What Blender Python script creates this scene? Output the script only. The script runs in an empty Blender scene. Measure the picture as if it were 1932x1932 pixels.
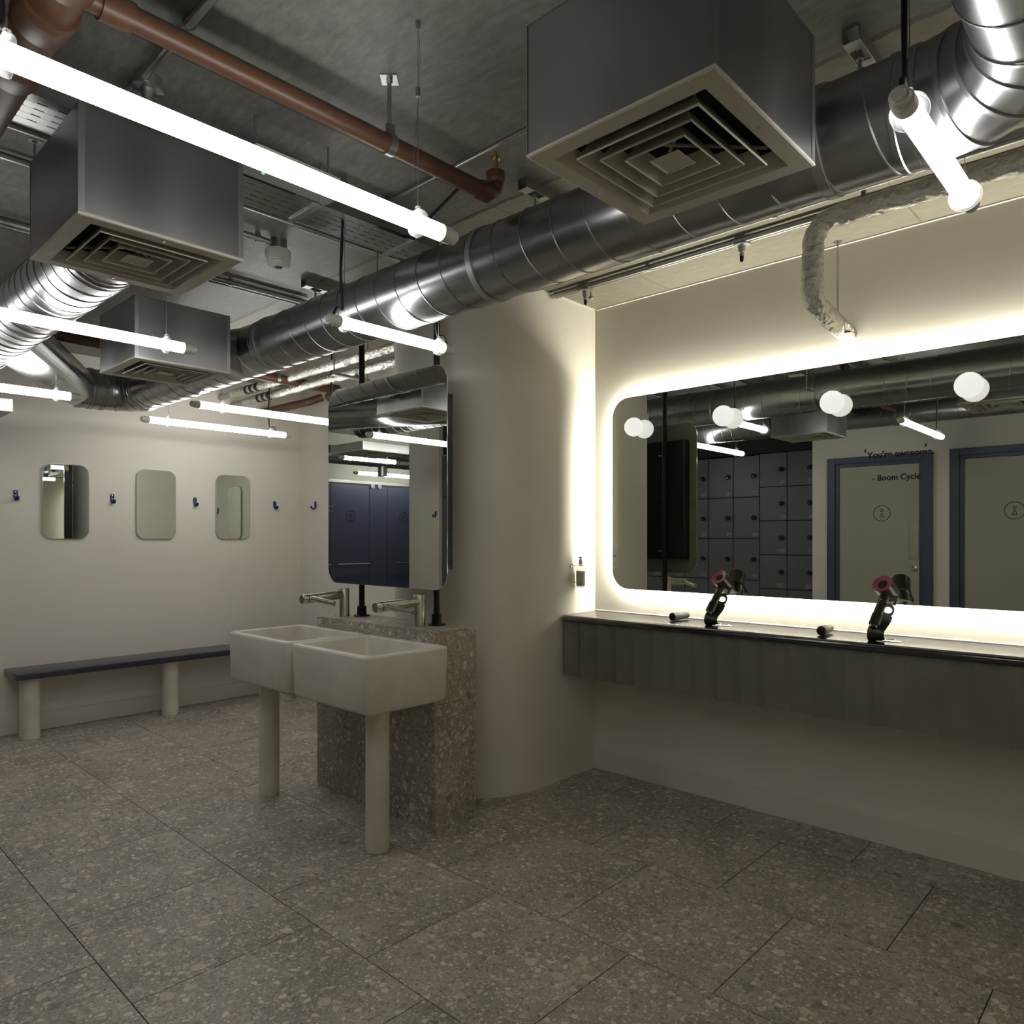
import bpy, bmesh, math, random
from math import pi, sin, cos, radians, atan2, hypot
from mathutils import Vector, Matrix
random.seed(7)
C = bpy.context.scene.collection
S = bpy.context.scene

# ---------------------------------------------------------------- camera, world, exposure
CAM_H = 1.32
FPX, YAW = 1366.88, 0.817784
cam = bpy.data.cameras.new('camera'); cam_o = bpy.data.objects.new('camera', cam); C.objects.link(cam_o)
cam.sensor_width = 36.0; cam.sensor_fit = 'HORIZONTAL'
cam.lens = 36.0 * FPX / 1932.0
cam.shift_y = (1016.26 - 966.0) / 1932.0          # vertical rise lens shift
cam_o.location = (0, 0, CAM_H)
cam_o.rotation_euler = (pi / 2, 0, -YAW)
cam.clip_start = 0.02
S.camera = cam_o
W = bpy.data.worlds.new('world'); S.world = W; W.use_nodes = True
bgn = W.node_tree.nodes['Background']; bgn.inputs[0].default_value = (0.6, 0.62, 0.6, 1); bgn.inputs[1].default_value = 0.0
S.view_settings.view_transform = 'Standard'; S.view_settings.look = 'None'
S.view_settings.exposure = 0.3; S.view_settings.gamma = 1.0
S.cycles.max_bounces = 14; S.cycles.diffuse_bounces = 7; S.cycles.glossy_bounces = 8
S.cycles.transparent_max_bounces = 12
S.cycles.caustics_reflective = True
S.cycles.sample_clamp_indirect = 3.0
S.cycles.blur_glossy = 1.0

TUBE_W, TUBE_COL = 16.5, (1.0, 0.985, 0.95)
HALO_W, HALO_COL = 115.0, (1.0, 0.955, 0.80)
GLOBE_W, GLOBE_COL = 0.60, (1.0, 0.985, 0.93)

CEIL = 2.64
# ---------------------------------------------------------------- materials
def mat(name):
    m = bpy.data.materials.new(name); m.use_nodes = True
    nt = m.node_tree; b = nt.nodes['Principled BSDF']
    return m, nt, b
def nd(nt, t, **k):
    n = nt.nodes.new(t)
    for a, v in k.items():
        if a.startswith('i_'):
            n.inputs[a[2:].replace('_', ' ')].default_value = v
        else: setattr(n, a, v)
    return n
def ramp(nt, fac, stops, interp='LINEAR'):
    r = nt.nodes.new('ShaderNodeValToRGB'); r.color_ramp.interpolation = interp
    e = r.color_ramp.elements
    while len(e) < len(stops): e.new(0.5)
    for el, (p, c) in zip(e, stops):
        el.position = p; el.color = (*c, 1) if len(c) == 3 else c
    nt.links.new(fac, r.inputs[0]); return r.outputs[0]
def mixc(nt, fac, a, b, mode='MIX'):
    m = nt.nodes.new('ShaderNodeMix'); m.data_type = 'RGBA'; m.blend_type = mode
    for sock, v in ((m.inputs[0], fac), (m.inputs[6], a), (m.inputs[7], b)):
        if hasattr(v, 'is_linked') or isinstance(v, bpy.types.NodeSocket): nt.links.new(v, sock)
        elif isinstance(v, (int, float)): sock.default_value = v
        else: sock.default_value = (*v, 1)
    return m.outputs[2]
def mth(nt, op, a, b=0.0, c=None):
    m = nt.nodes.new('ShaderNodeMath'); m.operation = op
    for i, v in enumerate((a, b) if c is None else (a, b, c)):
        if isinstance(v, bpy.types.NodeSocket): nt.links.new(v, m.inputs[i])
        else: m.inputs[i].default_value = v
    return m.outputs[0]
def coords(nt, scale=(1, 1, 1), loc=(0, 0, 0), kind='Object'):
    tc = nt.nodes.new('ShaderNodeTexCoord'); mp = nt.nodes.new('ShaderNodeMapping')
    nt.links.new(tc.outputs[kind], mp.inputs[0]); mp.inputs['Scale'].default_value = scale; mp.inputs['Location'].default_value = loc
    return mp.outputs[0]
def noise(nt, vec, scale, detail=4, rough=0.55):
    n = nd(nt, 'ShaderNodeTexNoise'); n.inputs['Scale'].default_value = scale
    n.inputs['Detail'].default_value = detail; n.inputs['Roughness'].default_value = rough
    nt.links.new(vec, n.inputs['Vector']); return n.outputs[0]
def voro(nt, vec, scale, feature='F1', rnd=1.0):
    n = nd(nt, 'ShaderNodeTexVoronoi'); n.feature = feature; n.inputs['Scale'].default_value = scale
    n.inputs['Randomness'].default_value = rnd
    nt.links.new(vec, n.inputs['Vector']); return n
def bump(nt, b, h, strength=0.2, dist=0.01):
    n = nd(nt, 'ShaderNodeBump'); n.inputs['Strength'].default_value = strength; n.inputs['Distance'].default_value = dist
    nt.links.new(h, n.inputs['Height']); nt.links.new(n.outputs[0], b.inputs['Normal'])
def simple(name, col, rough=0.5, metal=0.0, spec=None, coat=0.0):
    m, nt, b = mat(name); b.inputs['Base Color'].default_value = (*col, 1); b.inputs['Roughness'].default_value = rough
    b.inputs['Metallic'].default_value = metal
    if spec is not None: b.inputs['Specular IOR Level'].default_value = spec
    if coat: b.inputs['Coat Weight'].default_value = coat; b.inputs['Coat Roughness'].default_value = 0.15
    # faint procedural variation
    v = coords(nt); n = noise(nt, v, 35)
    c = ramp(nt, n, [(0.3, tuple(x * 0.93 for x in col)), (0.7, tuple(min(1, x * 1.05) for x in col))])
    nt.links.new(c, b.inputs['Base Color']); return m
def emit(name, col, w):
    m, nt, b = mat(name); b.inputs['Base Color'].default_value = (0.8, 0.8, 0.8, 1)
    b.inputs['Emission Color'].default_value = (*col, 1); b.inputs['Emission Strength'].default_value = w
    return m

def plaster(name, col):
    m, nt, b = mat(name); v = coords(nt, kind='Object')
    n1 = noise(nt, v, 1.6, 3); n2 = noise(nt, v, 60, 5)
    c = ramp(nt, n1, [(0.3, tuple(x * 0.95 for x in col)), (0.7, tuple(x * 1.03 for x in col))])
    nt.links.new(c, b.inputs['Base Color']); b.inputs['Roughness'].default_value = 0.62
    b.inputs['Specular IOR Level'].default_value = 0.3
    bump(nt, b, n2, 0.06, 0.002); return m
M = {}
M['wall'] = plaster('painted_plaster', (0.74, 0.71, 0.63))
M['skirting'] = plaster('painted_skirting', (0.72, 0.69, 0.61))

def concrete_ceiling():
    m, nt, b = mat('slab_concrete'); v = coords(nt)
    n1 = noise(nt, v, 1.3, 5, 0.6); n2 = noise(nt, coords(nt, (14, 5, 14)), 3.0, 7, 0.7); pit = noise(nt, coords(nt, (9, 3.5, 9)), 6, 4, 0.75)
    base = ramp(nt, n1, [(0.3, (0.125, 0.128, 0.115)), (0.7, (0.205, 0.20, 0.18))])
    fine = ramp(nt, n2, [(0.35, (0.72, 0.72, 0.72)), (0.65, (1.14, 1.14, 1.14))])
    c = mixc(nt, 1.0, base, fine, 'MULTIPLY')
    pits = ramp(nt, pit, [(0.62, (0, 0, 0)), (0.70, (1, 1, 1))])
    c = mixc(nt, mth(nt, 'MULTIPLY', pits, 0.55), c, (0.07, 0.07, 0.06))
    # the strip beyond the pour joint is a paler pour
    sx = nd(nt, 'ShaderNodeSeparateXYZ'); nt.links.new(v, sx.inputs[0])
    wob = mth(nt, 'ADD', sx.outputs[0], mth(nt, 'MULTIPLY', mth(nt, 'SUBTRACT', noise(nt, v, 4, 5, 0.7), 0.5), 0.06))
    pale = mth(nt, 'GREATER_THAN', wob, 2.05)
    lime = ramp(nt, n2, [(0.3, (0.185, 0.175, 0.14)), (0.7, (0.26, 0.245, 0.195))])
    c = mixc(nt, pale, c, lime)
    dj = mth(nt, 'ABSOLUTE', mth(nt, 'SUBTRACT', wob, 2.05)); seam = mth(nt, 'LESS_THAN', dj, mth(nt, 'MULTIPLY', n2, 0.022))
    c = mixc(nt, mth(nt, 'MULTIPLY', seam, 0.85), c, (0.035, 0.033, 0.028))
    # board joints of the soffit every 0.6 m
    yj = mth(nt, 'ABSOLUTE', mth(nt, 'SUBTRACT', mth(nt, 'FRACT', mth(nt, 'MULTIPLY', mth(nt, 'ADD', sx.outputs[1], 20.18), 1 / 1.2)), 0.5))
    jl = mth(nt, 'MULTIPLY', mth(nt, 'LESS_THAN', yj, 0.0028), 0.6)
    c = mixc(nt, jl, c, (0.05, 0.048, 0.04))
    nt.links.new(c, b.inputs['Base Color'])
    nt.links.new(ramp(nt, n1, [(0.2, (0.36,) * 3), (0.8, (0.52,) * 3)]), b.inputs['Roughness'])
    bump(nt, b, n2, 0.25, 0.004); return m
M['slab'] = concrete_ceiling()

def terrazzo(name, k=1.0):
    m, nt, b = mat(name)
    tc = nt.nodes.new('ShaderNodeTexCoord'); g = nt.nodes.new('ShaderNodeNewGeometry')
    add = nd(nt, 'ShaderNodeVectorMath', operation='ADD'); mul = nd(nt, 'ShaderNodeVectorMath', operation='SCALE')
    cb = nd(nt, 'ShaderNodeCombineXYZ')
    r = g.outputs['Random Per Island']
    nt.links.new(mth(nt, 'MULTIPLY', r, 17.0), cb.inputs[0]); nt.links.new(mth(nt, 'MULTIPLY', r, 41.0), cb.inputs[1]); nt.links.new(mth(nt, 'MULTIPLY', r, 9.0), cb.inputs[2])
    nt.links.new(tc.outputs['Object'], add.inputs[0]); nt.links.new(cb.outputs[0], add.inputs[1]); v = add.outputs[0]
    wn = nd(nt, 'ShaderNodeTexNoise'); wn.inputs['Scale'].default_value = 22; wn.inputs['Detail'].default_value = 3; nt.links.new(v, wn.inputs['Vector'])
    off = nd(nt, 'ShaderNodeVectorMath', operation='MULTIPLY_ADD'); nt.links.new(wn.outputs[1], off.inputs[0]); off.inputs[1].default_value = (0.03,) * 3; nt.links.new(v, off.inputs[2]); w = off.outputs[0]
    big = noise(nt, v, 3.2, 4, 0.6)
    col = ramp(nt, big, [(0.28, (0.120 * k, 0.106 * k, 0.085 * k)), (0.5, (0.185 * k, 0.168 * k, 0.140 * k)), (0.72, (0.255 * k, 0.235 * k, 0.20 * k))])
    fine = noise(nt, v, 130, 4, 0.75)
    col = mixc(nt, 1.0, col, ramp(nt, fine, [(0.3, (0.72,) * 3), (0.7, (1.3,) * 3)]), 'MULTIPLY')
    def chips(scale, lo, hi, size, pale, dark, strength, c):
        vr = voro(nt, w, scale); rnd = nd(nt, 'ShaderNodeSeparateColor'); nt.links.new(vr.outputs['Color'], rnd.inputs[0])
        edge = voro(nt, w, scale, 'DISTANCE_TO_EDGE')
        inside = mth(nt, 'MULTIPLY', mth(nt, 'LESS_THAN', vr.outputs['Distance'], size), mth(nt, 'GREATER_THAN', edge.outputs['Distance'], 0.05))
        sel = mth(nt, 'MULTIPLY', inside, mth(nt, 'GREATER_THAN', rnd.outputs[0], lo))
        cc = mixc(nt, rnd.outputs[1], pale, dark)
        return mixc(nt, mth(nt, 'MULTIPLY', sel, strength), c, cc)
    col = chips(150, 0.30, 1, 0.45, (0.34 * k, 0.31 * k, 0.26 * k), (0.07 * k, 0.062 * k, 0.05 * k), 0.85, col)
    col = chips(80, 0.35, 1, 0.42, (0.40 * k, 0.37 * k, 0.315 * k), (0.09 * k, 0.082 * k, 0.068 * k), 0.85, col)
    col = chips(42, 0.50, 1, 0.45, (0.42 * k, 0.39 * k, 0.33 * k), (0.10 * k, 0.09 * k, 0.075 * k), 0.8, col)
    col = chips(17, 0.80, 1, 0.36, (0.42 * k, 0.385 * k, 0.315 * k), (0.08 * k, 0.076 * k, 0.064 * k), 0.7, col)
    nt.links.new(col, b.inputs['Base Color']); b.inputs['Roughness'].default_value = 0.48; b.inputs['Specular IOR Level'].default_value = 0.35
    bump(nt, b, fine, 0.05, 0.002); return m
M['terrazzo'] = terrazzo('stone_chip_tile', 1.95)
M['grout'] = simple('dark_grout', (0.045, 0.042, 0.036), 0.85)

def cast_concrete(name, col, holes=0.9):
    m, nt, b = mat(name); v = coords(nt)
    n1 = noise(nt, v, 5, 4); c = ramp(nt, n1, [(0.3, tuple(x * 0.87 for x in col)), (0.7, tuple(x * 1.07 for x in col))])
    vr = voro(nt, v, 62); sc = nd(nt, 'ShaderNodeSeparateColor'); nt.links.new(vr.outputs['Color'], sc.inputs[0])
    dens = noise(nt, v, 4, 2)
    hole = mth(nt, 'MULTIPLY', mth(nt, 'LESS_THAN', vr.outputs['Distance'], mth(nt, 'MULTIPLY', sc.outputs[1], 0.14)), mth(nt, 'GREATER_THAN', mth(nt, 'ADD', sc.outputs[0], mth(nt, 'MULTIPLY', dens, 0.9)), 1.30 - 0.3 * (holes - 0.9)))
    c = mixc(nt, mth(nt, 'MULTIPLY', hole, 0.85), c, (0.06, 0.055, 0.04))
    nt.links.new(c, b.inputs['Base Color']); b.inputs['Roughness'].default_value = 0.42
    bump(nt, b, n1, 0.05, 0.004); return m
M['cast'] = cast_concrete('cast_concrete', (0.68, 0.65, 0.56))
M['cast_leg'] = cast_concrete('cast_concrete_leg', (0.68, 0.65, 0.56), 1.8)
M['flute'] = cast_concrete('fluted_concrete', (0.20, 0.19, 0.16), 0.4)

def galv(name, base, r0, r1, stretch=(1, 1, 1), bstr=0.04):
    m, nt, b = mat(name); v = coords(nt, stretch)
    n1 = noise(nt, v, 4, 2, 0.5); n2 = noise(nt, coords(nt, (1, 1, 1)), 90, 3)
    c = ramp(nt, n1, [(0.3, tuple(x * 0.82 for x in base)), (0.7, tuple(x * 1.08 for x in base))])
    nt.links.new(c, b.inputs['Base Color']); b.inputs['Metallic'].default_value = 1.0
    nt.links.new(ramp(nt, n1, [(0.25, (r0,) * 3), (0.75, (r1,) * 3)]), b.inputs['Roughness'])
    bump(nt, b, n2, bstr, 0.002); return m
M['duct'] = galv('galvanised_spiral', (0.40, 0.40, 0.41), 0.26, 0.31, (0.5, 0.5, 0.5), 0.0)
M['seam'] = galv('galvanised_seam', (0.42, 0.42, 0.42), 0.3, 0.4)
M['box'] = galv('galvanised_sheet', (0.31, 0.31, 0.31), 0.30, 0.40, (1, 1, 0.25), 0.01)
M['steel'] = galv('zinc_steel', (0.45, 0.45, 0.44), 0.3, 0.45)
M['tray'] = galv('tray_steel', (0.33, 0.33, 0.32), 0.3, 0.42)
M['brushed'] = simple('brushed_stainless', (0.58, 0.55, 0.48), 0.26, 1.0)
M['chrome'] = simple('chrome', (0.75, 0.74, 0.72), 0.12, 1.0)
def foil():
    m, nt, b = mat('crinkled_foil'); v = coords(nt)
    n1 = noise(nt, v, 55, 6, 0.7); vr = voro(nt, v, 45)
    b.inputs['Base Color'].default_value = (0.82, 0.81, 0.76, 1); b.inputs['Metallic'].default_value = 1.0
    b.inputs['Roughness'].default_value = 0.16
    bump(nt, b, mth(nt, 'ADD', n1, vr.outputs['Distance']), 1.0, 0.006); return m
M['foil'] = foil()
M['grille'] = simple('grille_enamel', (0.50, 0.48, 0.40), 0.45)
M['dark'] = simple('cavity_shade', (0.01, 0.01, 0.009), 0.9)  # near-black colour standing in for the shade inside openings
M['brown'] = simple('brown_soil_pipe', (0.085, 0.040, 0.022), 0.42)
M['brass'] = simple('brass', (0.55, 0.42, 0.18), 0.25, 1.0)
M['black'] = simple('black_powdercoat', (0.008, 0.008, 0.008), 0.5, spec=0.25)
M['rubber'] = simple('black_rubber', (0.009, 0.009, 0.009), 0.6, spec=0.3)
M['white_plastic'] = simple('white_plastic', (0.6, 0.59, 0.54), 0.4)
def mirror_m():
    m, nt, b = mat('mirror_silver'); b.inputs['Base Color'].default_value = (0.80, 0.83, 0.78, 1)
    b.inputs['Metallic'].default_value = 1.0; b.inputs['Roughness'].default_value = 0.0; return m
M['mirror'] = mirror_m()
M['glass_edge'] = simple('polished_glass_edge', (0.55, 0.62, 0.58), 0.08, 0.6)
M['mirror_back'] = simple('grey_mirror_backing', (0.17, 0.17, 0.14), 0.35)
def stained(name, col, rough):
    m, nt, b = mat(name); b.inputs['IOR'].default_value = 1.6; wv = nd(nt, 'ShaderNodeTexWave'); wv.inputs['Scale'].default_value = 1.2; wv.inputs['Distortion'].default_value = 9; wv.inputs['Detail'].default_value = 3
    nt.links.new(coords(nt, (2, 9, 9)), wv.inputs['Vector'])
    c = ramp(nt, wv.outputs[1], [(0.2, tuple(x * 0.6 for x in col)), (0.8, tuple(x * 1.3 for x in col))])
    nt.links.new(c, b.inputs['Base Color']); b.inputs['Roughness'].default_value = rough
    b.inputs['Coat Weight'].default_value = 0.5; b.inputs['Coat Roughness'].default_value = 0.3; return m
M['navy_wood'] = stained('navy_stained_wood', (0.012, 0.013, 0.045), 0.32)
M['navy_top'] = stained('navy_counter', (0.006, 0.007, 0.016), 0.16); M['navy_top'].node_tree.nodes['Principled BSDF'].inputs['Coat Weight'].default_value = 1.0; M['navy_top'].node_tree.nodes['Principled BSDF'].inputs['Coat Roughness'].default_value = 0.2; M['navy_top'].node_tree.nodes['Principled BSDF'].inputs['IOR'].default_value = 1.8
M['blue_hook'] = simple('royal_blue_enamel', (0.012, 0.014, 0.14), 0.3)
M['blue_frame'] = simple('slate_blue_paint', (0.055, 0.062, 0.115), 0.45)
M['blue_panel'] = simple('blue_laminate', (0.075, 0.085, 0.145), 0.4)
M['door_leaf'] = plaster('door_paint', (0.40, 0.40, 0.34))
M['locker'] = simple('grey_laminate', (0.115, 0.115, 0.122), 0.4)
M['locker_gap'] = simple('locker_carcass', (0.015, 0.015, 0.015), 0.7)
M['print'] = simple('pale_print', (0.32, 0.32, 0.33), 0.5)
M['ink'] = simple('black_vinyl', (0.008, 0.008, 0.008), 0.5)
M['paper'] = simple('label_paper', (0.42, 0.40, 0.33), 0.6)
M['dryer'] = simple('satin_nickel_grey', (0.05, 0.048, 0.038), 0.28, 0.6)
M['dryer_dark'] = simple('black_plastic_mesh', (0.008, 0.008, 0.007), 0.55, spec=0.3)
M['magenta'] = simple('magenta_ring', (0.32, 0.05, 0.10), 0.35)
M['copper'] = simple('bare_copper', (0.45, 0.2, 0.13), 0.35, 0.6)
M['tube'] = emit('tube_glow', TUBE_COL, TUBE_W)
M['halo'] = emit('led_strip', HALO_COL, HALO_W)
M['globe'] = emit('opal_globe', GLOBE_COL, GLOBE_W)
M['green_led'] = emit('green_led', (0.05, 1.0, 0.35), 0.5)
def clear(name, col, alpha, rough=0.15):
    m, nt, b = mat(name); b.inputs['Base Color'].default_value = (*col, 1); b.inputs['Roughness'].default_value = rough
    b.inputs['Alpha'].default_value = alpha; return m
M['clear'] = clear('clear_polycarbonate', (0.45, 0.45, 0.45), 0.22)
M['bottle'] = clear('clear_bottle', (0.75, 0.72, 0.6), 0.35)
M['diffuser'] = clear('prismatic_cover', (0.6, 0.6, 0.58), 0.22)

# ---------------------------------------------------------------- mesh helpers (world coordinates)
def wloc(o):
    v = Vector((0, 0, 0))
    while o is not None: v = v + Vector(o.location); o = o.parent
    return v
def finish(me, ang=32):
    for p in me.polygons: p.use_smooth = True
    try: me.set_sharp_from_angle(angle=radians(ang))
    except Exception: pass
def obj(name, bm, m, parent=None, loc=None, ang=32):
    """one mesh object; bm is authored in world coordinates"""
    me = bpy.data.meshes.new(name)
    bmesh.ops.recalc_face_normals(bm, faces=bm.faces)
    if parent is not None: off = wloc(parent)
    elif loc is not None: off = Vector(loc)
    else:
        xs = [v.co for v in bm.verts]
        lo = Vector((min(v.x for v in xs), min(v.y for v in xs), min(v.z for v in xs))); hi = Vector((max(v.x for v in xs), max(v.y for v in xs), max(v.z for v in xs)))
        off = Vector(((lo.x + hi.x) / 2, (lo.y + hi.y) / 2, lo.z))
    bmesh.ops.translate(bm, verts=bm.verts, vec=-off)
    bm.to_mesh(me); bm.free(); me.materials.append(m); finish(me, ang)
    o = bpy.data.objects.new(name, me); C.objects.link(o)
    if parent is not None: o.parent = parent
    else: o.location = off
    return o
SPLIT = {'pipe_socket', 'corner_seam', 'support_rod', 'marker_band', 'fixing_screw', 'rivet_screw', 'hinge_bolt', 'screw_head', 'saddle_clip', 'support_bracket', 'control_button', 'tray_hanger'}
_obj_one = obj
def obj(name, bm, m, parent=None, loc=None, ang=32):
    if name not in SPLIT or parent is None: return _obj_one(name, bm, m, parent, loc, ang)
    bm.verts.ensure_lookup_table(); seen = set(); isl = []
    for v in bm.verts:
        if v in seen: continue
        st = [v]; seen.add(v); g = []
        while st:
            q = st.pop(); g.append(q)
            for e in q.link_edges:
                w = e.other_vert(q)
                if w not in seen: seen.add(w); st.append(w)
        isl.append(g)
    # pieces whose boxes touch belong together
    def bb(g): return [(min(v.co[i] for v in g), max(v.co[i] for v in g)) for i in range(3)]
    bs = [bb(g) for g in isl]; par = list(range(len(isl)))
    def find(a):
        while par[a] != a: a = par[a]
        return a
    for i in range(len(isl)):
        for j in range(i):
            if all(bs[i][k][0] <= bs[j][k][1] + 5e-4 and bs[j][k][0] <= bs[i][k][1] + 5e-4 for k in range(3)): par[find(i)] = find(j)
    out = None
    for root in sorted(set(find(i) for i in range(len(isl)))):
        nb = bmesh.new(); mp = {}
        for i in range(len(isl)):
            if find(i) == root:
                for v in isl[i]: mp[v] = nb.verts.new(v.co)
        for f in bm.faces:
            if f.verts[0] in mp: nb.faces.new([mp[v] for v in f.verts])
        o = _obj_one(name, nb, m, parent, None, ang); out = out or o
    bm.free(); return out
def tag(o, label, cat, group=None):
    o['label'] = label; o['category'] = cat
    if group: o['group'] = group
    return o
def thing(name, label, cat, loc, group=None):
    o = bpy.data.objects.new(name, None); C.objects.link(o); o.location = loc; o.empty_display_size = 0.05
    return tag(o, label, cat, group)
def struct(name, bm, m, parent=None, loc=(0, 0, 0)):
    o = obj(name, bm, m, parent, loc=loc if parent is None else None)
    if parent is None: o['kind'] = 'structure'
    return o
def dup(root, loc, label, group=None):
    r = root.copy(); C.objects.link(r); r.location = loc; r['label'] = label
    if group: r['group'] = group
    for ch in list(root.children):
        c = ch.copy(); C.objects.link(c); c.parent = r
        for g in list(ch.children):
            d = g.copy(); C.objects.link(d); d.parent = c
    return r
def NB(): return bmesh.new()
def box(bm, x0, x1, y0, y1, z0, z1, bev=0.0, seg=2):
    vs = [bm.verts.new((x, y, z)) for z in (z0, z1) for y in (y0, y1) for x in (x0, x1)]
    fs = [(0, 2, 3, 1), (4, 5, 7, 6), (0, 1, 5, 4), (2, 6, 7, 3), (0, 4, 6, 2), (1, 3, 7, 5)]
    fa = [bm.faces.new([vs[i] for i in f]) for f in fs]
    if bev > 0:
        es = list({e for f in fa for e in f.edges})
        bmesh.ops.bevel(bm, geom=es, offset=bev, segments=seg, affect='EDGES', profile=0.5)
    return bm
def frame_of(d):
    d = Vector(d).normalized(); a = Vector((0, 0, 1)) if abs(d.z) < 0.9 else Vector((0, 1, 0))
    u = d.cross(a).normalized(); w = d.cross(u).normalized(); return u, w, d
def loft(bm, rings, closed=True, cap=True):
    vr = [[bm.verts.new(p) for p in r] for r in rings]; n = len(vr[0])
    for a, b in zip(vr[:-1], vr[1:]):
        for i in range(n if closed else n - 1):
            bm.faces.new((a[i], a[(i + 1) % n], b[(i + 1) % n], b[i]))
    if cap:
        bm.faces.new(vr[0][::-1]); bm.faces.new(vr[-1])
    return vr
def cyl(bm, p0, p1, r0, r1=None, n=24, cap=True):
    p0, p1 = Vector(p0), Vector(p1); r1 = r0 if r1 is None else r1
    u, w, d = frame_of(p1 - p0)
    loft(bm, [[p + (u * cos(2 * pi * i / n) + w * sin(2 * pi * i / n)) * r for i in range(n)] for p, r in ((p0, r0), (p1, r1))], cap=cap)
    return bm
def lathe(bm, p0, axis, prof, n=32, cap=True):
    """prof: list of (distance along axis, radius)"""
    p0 = Vector(p0); u, w, d = frame_of(axis)
    loft(bm, [[p0 + d * t + (u * cos(2 * pi * i / n) + w * sin(2 * pi * i / n)) * max(r, 1e-4) for i in range(n)] for t, r in prof], cap=cap)
    return bm
def smooth_path(pts, sub=8):
    pts = [Vector(p) for p in pts]; out = []
    for i in range(len(pts) - 1):
        p0 = pts[max(i - 1, 0)]; p1 = pts[i]; p2 = pts[i + 1]; p3 = pts[min(i + 2, len(pts) - 1)]
        for k in range(sub):
            t = k / sub
            out.append(0.5 * ((2 * p1) + (p2 - p0) * t + (2 * p0 - 5 * p1 + 4 * p2 - p3) * t * t + (3 * p1 - p0 - 3 * p2 + p3) * t ** 3))
    out.append(pts[-1]); return out
def round_path(pts, rad, seg=8):
    """polyline with its corners rounded to the given radius"""
    pts = [Vector(p) for p in pts]; out = [pts[0]]
    for a, b, c in zip(pts[:-2], pts[1:-1], pts[2:]):
        d1 = (a - b).normalized(); d2 = (c - b).normalized()
        for k in range(seg + 1):
            t = k / seg; out.append((b + d1 * rad) * (1 - t) ** 2 + b * 2 * t * (1 - t) + (b + d2 * rad) * t * t)
    out.append(pts[-1]); return out
def tube(bm, pts, r, n=12, cap=True, rad_fn=None):
    pts = [Vector(p) for p in pts]; rings = []; u = None
    for i, p in enumerate(pts):
        d = (pts[min(i + 1, len(pts) - 1)] - pts[max(i - 1, 0)]).normalized()
        if u is None: u, w, _ = frame_of(d)
        u = (u - d * u.dot(d)).normalized(); w = d.cross(u)
        rr = r if rad_fn is None else rad_fn(i / (len(pts) - 1))
        rings.append([p + (u * cos(2 * pi * k / n) + w * sin(2 * pi * k / n)) * rr for k in range(n)])
    loft(bm, rings, cap=cap); return bm
def rrect(w, h, r, n=10):
    """rounded rectangle outline centred on 0: list of (a, b)"""
    out = []
    for cx, cy, a0 in ((w / 2 - r, h / 2 - r, 0), (-w / 2 + r, h / 2 - r, pi / 2), (-w / 2 + r, -h / 2 + r, pi), (w / 2 - r, -h / 2 + r, 1.5 * pi)):
        for k in range(n + 1):
            a = a0 + pi / 2 * k / n; out.append((cx + r * cos(a), cy + r * sin(a)))
    return out
def extrude_outline(bm, pts3, vec):
    vec = Vector(vec); a = [bm.verts.new(Vector(p)) for p in pts3]; b = [bm.verts.new(Vector(p) + vec) for p in pts3]
    n = len(a); bm.faces.new(a); bm.faces.new(b[::-1])
    for i in range(n): bm.faces.new((a[i], a[(i + 1) % n], b[(i + 1) % n], b[i]))
    return bm
def sphere(bm, c, r, seg=32, rings=20):
    bmesh.ops.create_uvsphere(bm, u_segments=seg, v_segments=rings, radius=r, matrix=Matrix.Translation(Vector(c))); return bm
def text_bm(s, size, origin, right, up, depth=0.0008, bold=0.0, align='LEFT'):
    cu = bpy.data.curves.new('lettering', 'FONT'); cu.body = s; cu.size = size; cu.extrude = depth / 2; cu.offset = bold; cu.align_x = align
    to = bpy.data.objects.new('lettering', cu); C.objects.link(to)
    dg = bpy.context.evaluated_depsgraph_get(); me = bpy.data.meshes.new_from_object(to.evaluated_get(dg))
    bpy.data.objects.remove(to); bpy.data.curves.remove(cu)
    bm = bmesh.new(); bm.from_mesh(me); bpy.data.meshes.remove(me)
    right = Vector(right).normalized(); up = Vector(up).normalized(); n = right.cross(up); o = Vector(origin)
    for v in bm.verts: v.co = o + right * v.co.x + up * v.co.y + n * v.co.z
    return bm

# ================================================================ the setting
# ---- floor of 0.59 m tiles, joints staggered strip by strip, laid over dark grout
TP = 0.5845; JY = 0.59
bm = NB(); box(bm, -3.2, 3.7, -3.4, 8.0, -0.06, -0.004); fl = struct('floor', bm, M['grout'])
bm = NB()
for i in range(-7, 5):
    x0 = 1.931 + i * TP; ph = 1.603 if i % 2 == 0 else 1.303
    for j in range(-9, 12):
        y0 = ph + j * JY; a, b_, c, d = max(x0 + .0018, -3.2), min(x0 + TP - .0018, 3.7), max(y0 + .0018, -3.4), min(y0 + JY - .0018, 8.0)
        if b_ - a > 0.02 and d - c > 0.02: box(bm, a, b_, c, d, -0.012, 0.0)
tl = struct('floor_tiling', bm, M['terrazzo'], fl)
# ---- ceiling slab
bm = NB(); box(bm, -3.2, 3.7, -3.4, 8.0, CEIL, CEIL + 0.2); struct('ceiling', bm, M['slab'])
# ---- walls
XR = 3.383
bm = NB(); box(bm, XR, 3.6, -3.4, 2.9, 0, CEIL); struct('wall_right', bm, M['wall'])
bm = NB(); box(bm, 3.432, 3.6, 2.9, 5.82, 0, CEIL); struct('wall_right_back', bm, M['wall'])
bm = NB(); box(bm, 1.0, 3.6, 5.805, 8.0, 0, CEIL); struct('wall_end', bm, M['wall'])
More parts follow.
